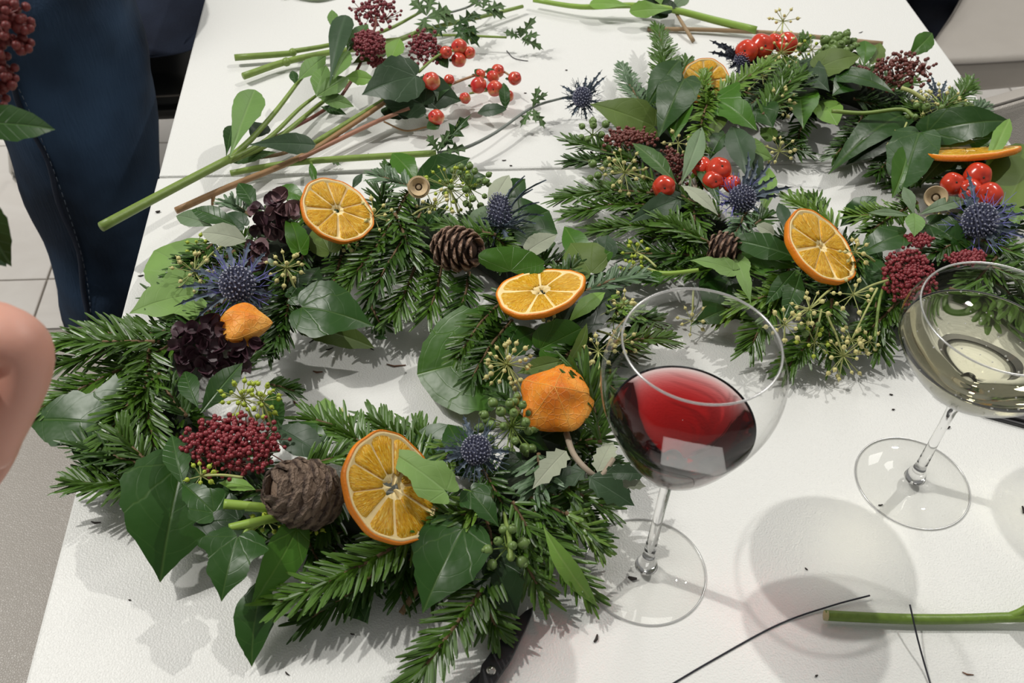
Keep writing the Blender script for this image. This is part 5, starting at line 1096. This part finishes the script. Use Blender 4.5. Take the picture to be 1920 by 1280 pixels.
for a in [('spat', 430, 296, .038, 478, 168, .055, 54, 'lancegreen'), ('spat', 424, 295, .03, 436, 235, .03, 26, 'lance'), ('spat', 462, 272, .042, 592, 272, .035, 42, 'slate'), ('lance', 470, 262, .03, 500, 232, .02, 38, 'deep'), ('lance', 558, 152, .045, 612, 105, .045, 34, 'lancegreen'), ('lance', 555, 160, .04, 548, 132, .04, 16, 'lance'),
          ('lance', 592, 180, .04, 612, 122, .05, 36, 'lancegreen'), ('lance', 592, 182, .045, 655, 145, .045, 34, 'lancegreen'), ('lance', 596, 182, .04, 664, 200, .03, 30, 'lancegreen'), ('spat', 618, 160, .055, 648, 28, .06, 42, 'slate'), ('lance', 628, 60, .05, 622, 18, .055, 20, 'lancegreen'),
          ('lance', 625, 150, .055, 655, 95, .055, 34, 'lancegreen'), ('lance', 645, 145, .045, 705, 150, .04, 30, 'bright'), ('lance', 650, 100, .05, 690, 45, .055, 34, 'lanceolive'), ('lance', 730, 120, .05, 750, 72, .055, 34, 'bright'), ('lance', 660, 120, .04, 740, 90, .04, 30, 'olive'), ('lance', 600, 200, .025, 650, 215, .02, 18, 'lance'), ('heart', 440, 300, .02, 520, 285, .02, 22, 'lanceolive')]:
    leaf(t, *a, arch=.06)
skimmia(t, 703, 18, .055, 44, 32, 90, br=.0022, mat=SKC, loose=1, label='open red skimmia bud head'); skimmia(t, 692, 78, .06, 32, 30, 120, br=.0022, mat=SKC, label='dense red skimmia bud head'); skimmia(t, 705, 115, .04, 18, 12, 30, br=.002)
skimmia(t, 795, 85, .05, 32, 36, 120, br=.0021, mat=SKC, loose=.5, label='red skimmia bud head by the berries')
# two green eryngium stems on top left
t = th('eryngium_stem', 'green cut stem lying highest at the left, with a knuckle near its end', 'stem', 550, 98)
stem('stem', t, [(440, 108, .01), (545, 100, .01), (552, 96, .01), (620, 84, .015), (720, 58, .02), (790, 22, .025)], .0038, .0016, GSTEM, 24, 10)
vs_ = P(549, 98, .011); mb = MB(); mb.ball(vs_, .0048); mb.build('node', GSTEM, t)
for a in [(800, 30, .03, 770, 0, .04), (800, 32, .03, 850, 22, .03), (800, 35, .03, 860, 42, .02), (798, 32, .03, 790, 70, .02), (800, 30, .03, 812, -8, .04)]: leaf(t, 'jag', *a, 39, 'ery', arch=.15, name='leaf')
stem('stem', t, [(800, 34, .03), (880, 12, .025), (920, -20, .02)], .0014, .0012, PSTEM)
t = th('eryngium_stem', 'green cut stem just below the topmost one, forking at a knuckle', 'stem', 540, 120)
stem('stem', t, [(456, 143, .01), (535, 116, .01), (620, 98, .015), (720, 84, .02), (800, 55, .02), (900, 32, .015), (980, 12, .01)], .0040, .0022, GSTEM, 24, 10)
mb = MB(); mb.ball(P(537, 116, .011), .0052); mb.build('node', GSTEM, t)
stem('stem', t, [(720, 75, .02), (820, 66, .02), (950, 70, .02)], .0016, .0014, GSTEM)
for a in [(850, 50, .03, 905, 28, .03), (845, 55, .03, 900, 62, .02), (850, 48, .03, 880, 85, .02), (840, 52, .03, 800, 70, .03), (855, 40, .03, 900, 90, .01)]: leaf(t, 'jag', *a, 35, 'lance', arch=.12, name='leaf')
for a in [(905, 20, .03, 950, 12, .03), (905, 18, .03, 915, -10, .04), (900, 18, .03, 950, 35, .02), (905, 15, .03, 880, 0, .03)]: leaf(t, 'jag', *a, 28, 'ery', arch=.12, name='leaf')
for a in [(975, 72, .02, 942, 60, .03), (975, 72, .02, 1006, 30, .04), (978, 72, .02, 1014, 66, .03), (975, 74, .02, 1020, 94, .005), (975, 70, .02, 975, 48, .035), (978, 72, .02, 995, 82, .015)]: leaf(t, 'jag', *a, 23, 'ery', arch=.1, name='leaf')
# hypericum
t = th('hypericum_stem', 'brown cut stem leading to glossy red and yellow berries', 'stem', 560, 300)
stem('stem', t, [(330, 395, .016), (430, 350, .018), (560, 296, .02), (650, 240, .024), (730, 185, .03), (765, 150, .035)], .0034, .0022, BSTEM, 24, 10)
stem('stem', t, [(400, 368, .016), (398, 385, .01)], .0022, .0012, BSTEM); stem('stem', t, [(560, 298, .02), (680, 240, .02), (720, 222, .022), (768, 203, .03)], .0026, .002, plain('pink_stem', (.42, .2, .13), .5, .2, 80))
stem('stem', t, [(720, 228, .02), (760, 245, .005), (800, 238, .01)], .001, .001, BSTEM); stem('stem', t, [(590, 268, .02), (700, 200, .028), (780, 150, .04)], .003, .002, GSTEM); stem('stem', t, [(785, 135, .045), (820, 105, .045), (850, 95, .045)], .0016, .0012, GSTEM)
stem('stem', t, [(785, 205, .02), (797, 140, .05)], .0022, .0022, GSTEM); stem('stem', t, [(840, 160, .03), (880, 145, .03), (930, 130, .03), (962, 145, .03)], .0016, .001, BSTEM); stem('stem', t, [(880, 175, .02), (920, 170, .02), (950, 175, .02)], .0012, .001, GSTEM)
for a in [('heart', 785, 142, .055, 678, 178, .04, 90, 'slate'), ('heart', 800, 200, .03, 700, 160, .03, 80, 'slate'), ('heart', 780, 170, .035, 865, 190, .02, 66, 'slate'), ('heart', 720, 200, .02, 800, 215, .012, 60, 'deep'), ('heart', 830, 150, .03, 820, 190, .03, 40, 'dark'), ('oval', 950, 205, .02, 895, 212, .012, 26, 'slate'), ('oval', 948, 205, .02, 944, 155, .035, 20, 'lance'), ('oval', 905, 145, .03, 890, 130, .035, 16, 'dark'), ('oval', 925, 145, .03, 915, 128, .035, 16, 'dark'), ('oval', 815, 98, .04, 840, 128, .03, 22, 'lance'), ('oval', 800, 240, .02, 825, 232, .02, 22, 'lance')]: leaf(t, *a, arch=.1)
for a in [(861, 88, .045, 13), (880, 99, .04, 10), (860, 112, .035, 12), (836, 98, .045, 10), (809, 152, .05, 14), (842, 150, .035, 9), (965, 147, .035, 11), (933, 133, .03, 11), (897, 160, .03, 13), (924, 144, .03, 10), (928, 166, .03, 13), (952, 180, .02, 10), (872, 184, .02, 9), (818, 220, .025, 13), (900, 140, .03, 9)]:
    o = apple(t, a[0], a[1], a[2], a[3] * 1.12, HYP, 'berry', squash=1.1); c = P(a[0] - a[3] * 1.0, a[1] + 2, a[2])
    for k in range(4): an = k * 1.57; leaf3(o, 'oval', c, c + V((cos(an), sin(an) * .6, .3)) * .004, .0016, 'lance', name='sepal')
# long thin eryngium stem
t = th('eryngium_stem', 'long green stem thinning to purple and ending in a steely blue thistle', 'stem', 820, 288)
stem('stem', t, [(432, 325, .012), (500, 312, .012), (580, 302, .014), (700, 294, .015), (818, 287, .018)], .0030, .0034, GSTEM, 20, 10)
stem('stem', t, [(820, 287, .018), (870, 278, .02), (930, 248, .02), (995, 203, .02), (1050, 185, .025), (1085, 178, .03)], .0020, .0011, PSTEM, 24)
for a in [(822, 285, .02, 800, 252, .035, 26), (824, 284, .02, 884, 214, .05, 34), (826, 288, .02, 880, 278, .02, 26), (820, 285, .02, 850, 240, .04, 22), (610, 300, .01, 640, 310, .004, 12)]: leaf(t, 'jag', *a[:6], a[6] * 1.15, 'lance' if a[6] == 34 else 'ery', arch=.1, name='leaf')
for a in [(998, 202, .022, 1012, 160, .04), (998, 202, .022, 1028, 172, .03), (998, 204, .02, 975, 240, .01), (1000, 204, .02, 1022, 243, .008), (1000, 203, .02, 1005, 232, .015)]: leaf(t, 'jag', *a, 21, 'ery', arch=.1, name='leaf')
thistle(t, 1092, 182, .035, 17, [(1138, 142, .045), (1130, 130, .05), (1050, 160, .035), (1048, 185, .03), (1070, 222, .02), (1112, 210, .02), (1120, 170, .035), (1080, 150, .045), (1100, 228, .01), (1060, 205, .02), (1100, 140, .05), (1125, 195, .02), (1078, 212, .015), (1110, 150, .045)], label='steely blue thistle head', vmat=THB, wpx=4)
stem('leaf_strip', t, [(583, 305, .014), (590, 325, .02), (595, 345, .02)], .0016, .0006, GSTEM)
# top right stems
t = th('skimmia_stem', 'green stem with broad light leaves crossing the top edge, its cut end at right', 'stem', 1260, 20)
stem('stem', t, [(1000, 0, .012), (1090, 13, .014), (1180, 10, .018), (1260, 18, .018), (1340, 38, .014), (1418, 57, .010)], .0028, .0050, plain('fresh_stem', (.24, .38, .06), .4, .2, 80), 24, 12)
for a in [('spat', 1185, 12, .02, 1105, 8, .02, 30, 'bright'), ('spat', 1262, 18, .022, 1180, 22, .022, 34, 'bright'), ('heart', 1260, 18, .02, 1200, 2, .01, 34, 'deep'), ('lance', 1260, 16, .02, 1295, -10, .03, 24, 'sage'), ('lance', 1240, 10, .02, 1220, -30, .03, 30, 'bright'), ('heart', 1250, 24, .012, 1220, 34, .006, 24, 'deep')]: leaf(t, *a, arch=.06)
t = th('bare_twig', 'long straight brown twig lying behind the right wreath', 'twig', 1400, 60)
stem('twig', t, [(1214, 54, .003), (1330, 56, .006), (1460, 63, .01), (1655, 82, .02)], .0026, .0030, plain('brown_twig', (.32, .22, .12), .6, .25, 90), 16, 8)
t = th('bare_twig', 'short thin brown twig crossing the long straight one', 'twig', 1285, 50)
stem('twig', t, [(1266, 22, .012), (1282, 48, .010), (1300, 77, .003)], .0018, .0026, MATS['brown_twig'], 8, 8)
t = th('green_leaf', 'single green leaf just entering the top edge of the picture', 'leaf', 590, 0)
leaf(t, 'lance', 545, -6, .003, 640, -10, .004, 26, 'bright', name='blade'); stem('petiole', t, [(545, -6, .003), (530, -4, .003)], .0008, .0008, GSTEM, 4)
# bottom right stem
t = th('cut_stem', 'single green stem lying alone at the lower right with a slanting cut end', 'stem', 1600, 1155)
stem('stem', t, [(1546, 1153, .0065), (1600, 1156, .0062), (1700, 1160, .0062), (1800, 1160, .0065), (1890, 1157, .008), (2000, 1156, .012)], .0036, .0034, plain('mottled_stem', (.17, .27, .04), .42, .35, 220, .15), 24, 12)
stem('stem', t, [(1890, 1157, .008), (1925, 1140, .014), (1990, 1090, .03)], .0030, .0026, MATS['mottled_stem'])
stem('cut_face', t, [(1545, 1153, .0066), (1552, 1154, .0066)], .0034, .0037, plain('cut_wood', (.5, .46, .25), .7, .1, 90), 2, 12)
leaf(t, 'lance', 1960, 1120, .03, 2040, 1060, .05, 60, 'lance')
# floral wires
def wire(label, pts, r=.0006): o = stem('floral_wire', None, pts, r, r, MATS['wire'], 24, 6); tag(o, label, 'wire')
wire('black floral wire curving from the lower edge towards the lone green stem', [(1230, 1300, .0008), (1340, 1235, .0008), (1460, 1170, .001), (1560, 1135, .002), (1631, 1116, .004)])
wire('straight black floral wire lying across the lone green stem', [(1706, 1133, .016), (1720, 1195, .009), (1735, 1250, .003), (1750, 1300, .0008)])
wire('thin grey snippet of wire on the far table', [(950, 95, .0006), (962, 108, .0006), (980, 113, .0006), (990, 114, .0006)], .0005)
# scissors in front
def slab(name, pxs, z0, z1, mat, parent):
    top = [P(x, y, z1) for x, y in pxs]; bot = [V((v.x, v.y, T + z0)) for v in top]; n = len(top)
    cen = sum(top, V((0, 0, 0))) / n; ins = [v.lerp(cen, .06) for v in top]; top2 = [V((v.x, v.y, T + z1 - .0008)) for v in top]
    vs = bot + top2 + ins; fs = [(i, (i + 1) % n, (i + 1) % n + n, i + n) for i in range(n)] + [(i + n, (i + 1) % n + n, (i + 1) % n + 2 * n, i + 2 * n) for i in range(n)] + [tuple(range(2 * n, 3 * n)), tuple(range(n))[::-1]]
    return mk(name, vs, fs, mat, parent, False)
t = th('scissors', 'black coated scissors pointing up under the bottom of the left wreath', 'scissors', 922, 1258)
slab('blade', [(1000, 1136), (998, 1150), (985, 1180), (956, 1240), (940, 1262), (915, 1300), (892, 1300), (903, 1245), (920, 1222), (962, 1165), (985, 1144)], .006, .0085, MATS['black_coating'], t)
slab('blade', [(962, 1195), (984, 1165), (994, 1158), (960, 1225), (930, 1275), (900, 1310), (862, 1310), (880, 1278), (905, 1255)], .003, .0055, MATS['black_coating'], t)
lathe('pivot_screw', [(.0001, .0028), (.0016, .0026), (.0030, .0014), (.0034, 0)], P(921, 1257, .0086), MATS['steel'], t, 20)
for k, (ox, oy) in enumerate(((862, 1420), (980, 1440))):
    mb = MB(); c = P(ox, oy, .008); mb.tube([c + V((.016 * cos(a), .030 * sin(a), 0)) for a in [2 * pi * i / 24 for i in range(25)]], .0042, .0042, 8, False); e = P(905 + k * 10, 1295, .006); mb.tube([e, c + V((0, .03, 0))], .005, .0045, 8); mb.build('handle', MATS['black_coating'], t)
t = th('scissors', 'black scissors lying at the right edge under the bowl of the coupe glass', 'scissors', 1850, 765)
slab('blade', [(1757, 730), (1765, 728), (1800, 742), (1860, 755), (1935, 768), (2000, 785), (2000, 800), (1925, 788), (1860, 772), (1800, 752), (1775, 742)], .004, .0065, MATS['black_coating'], t)
slab('blade', [(1800, 752), (1870, 765), (1960, 780), (2010, 800), (2000, 815), (1920, 797), (1850, 778)], .001, .0038, MATS['black_coating'], t)
for k, (ox, oy) in enumerate(((2085, 800), (2085, 850))):
    mb = MB(); c = P(ox, oy, .008); mb.tube([c + V((.030 * cos(a), .016 * sin(a), 0)) for a in [2 * pi * i / 24 for i in range(25)]], .0042, .0042, 8, False); mb.tube([P(1995, 797, .005), c + V((-.03, 0, 0))], .005, .0045, 8); mb.build('handle', MATS['black_coating'], t)
lathe('pivot_screw', [(.0001, .0028), (.0016, .0026), (.0030, .0014), (.0034, 0)], P(1985, 795, .0066), MATS['steel'], t, 20)
# ------------------------------------------------------------------ clippings
def crumb(px, py, L, ang, w=.0006, mat='debris_dark', lab=None, name='plant_clipping'):
    a = math.radians(ang); c = P(px, py, w); d = CAMR @ V((cos(a), sin(a), 0)); d.z = 0; d.normalize(); s = mpp(c); d = d * L * s / 2
    mb = MB(); mb.tube([c - d, c - d * .2 + V((d.y * .25, -d.x * .25, 0)), c + d], lambda t: w * (1 - .5 * abs(2 * t - 1)), 0, 5)
    mb.v = [V((v.x, v.y, max(v.z, T + .0001))) for v in mb.v]
    o = mb.build(name, MATS[mat], None); tag(o, lab, 'clipping', None if lab else None); return o
for a in [
 (180, 978, 17, -5, .0007, 'debris_dark', 'dark fir needle fragment left of the left wreath'), (204, 927, 8, 30, .0006, 'debris_dark', 'tiny dark crumb in the shadow of the left fir spray'), (243, 1124, 4, 0, .0006, 'debris_dark', 'round dark speck near the lower left table edge'),
 (743, 683, 36, -3, .0008, 'debris_pinkbrown', 'small club-shaped stalk inside the ring of the left wreath'), (596, 696, 18, -5, .0009, 'debris_pinkbrown', 'reddish bract fragment inside the left wreath'), (557, 755, 26, -62, .0008, 'debris_pinkbrown', 'short brown stalk beside the yellow umbel'),
 (580, 762, 7, 0, .0009, 'debris_dark', 'dark round crumb above the lowest fir of the left wreath'), (618, 653, 14, 28, .0006, 'debris_dark', 'dark needle piece in the upper shadow inside the left wreath'), (697, 653, 12, -50, .0006, 'debris_dark', 'dark curved needle beside the big dark ivy leaf'),
 (586, 635, 22, 70, .0006, 'debris_dark', 'thin dark stalk under the glossy ivy leaf'), (1117, 1196, 16, 70, .0011, 'debris_dark', 'dark green sliver below the foot of the balloon glass'), (1186, 1083, 16, -15, .0016, 'debris_dark', 'black seed beside the stem of the balloon glass'),
 (1778, 800, 7, 10, .0012, 'debris_dark', 'black crumb between the coupe stem and the scissors'), (1671, 739, 6, -20, .0008, 'debris_dark', 'dark speck left of the coupe stem'), (1675, 767, 5, 0, .0008, 'debris_dark', 'dark speck just above the foot of the coupe'), (1512, 1066, 6, -60, .0007, 'debris_dark', 'dark speck in the round glass shadow'),
 (1815, 1262, 18, -20, .0006, 'debris_pinkbrown', 'pinkish curl at the bottom right'), (1531, 1266, 5, 20, .0008, 'debris_dark', 'dark dot at the bottom between the two wires'), (1651, 946, 8, 10, .0007, 'debris_dark', 'dark speck on the rim of the coupe foot'), (1918, 955, 14, 80, .0012, 'debris_dark', 'dark bud fragment at the right edge'),
 (296, 396, 8, 25, .0013, 'debris_dark', 'dark crumb beside the thick stem near the table edge'), (264, 516, 10, 20, .0007, 'debris_dark', 'dark fragment beside the pale ivy leaf'), (945, 300, 8, 10, .0007, 'debris_dark', 'dark speck just behind the table seam'), (958, 310, 5, 0, .0008, 'debris_dark', 'dark dot on the table seam'),
 (985, 174, 5, 0, .0007, 'debris_dark', 'dark dot below the red berries'), (1062, 131, 4, 0, .0008, 'debris_dark', 'tiny dot left of the blue thistle'), (1614, 60, 9, 40, .0006, 'debris_dark', 'pale grey chip near the far right table edge'), (1524, 362, 8, 10, .0007, 'debris_pinkbrown', 'brown chip inside the right wreath'),
 (539, 1262, 10, -50, .0006, 'debris_dark', 'dark needle tip at the bottom edge'), (661, 1188, 8, -15, .0006, 'debris_dark', 'dark speck in the shadow of the lowest fir spray'), (818, 1207, 16, -8, .0009, 'debris_dark', 'flat dark needle near the scissors'), (690, 290, 10, 90, .0005, 'debris_dark', 'upright dark splinter behind the left wreath')]:
    crumb(*a)
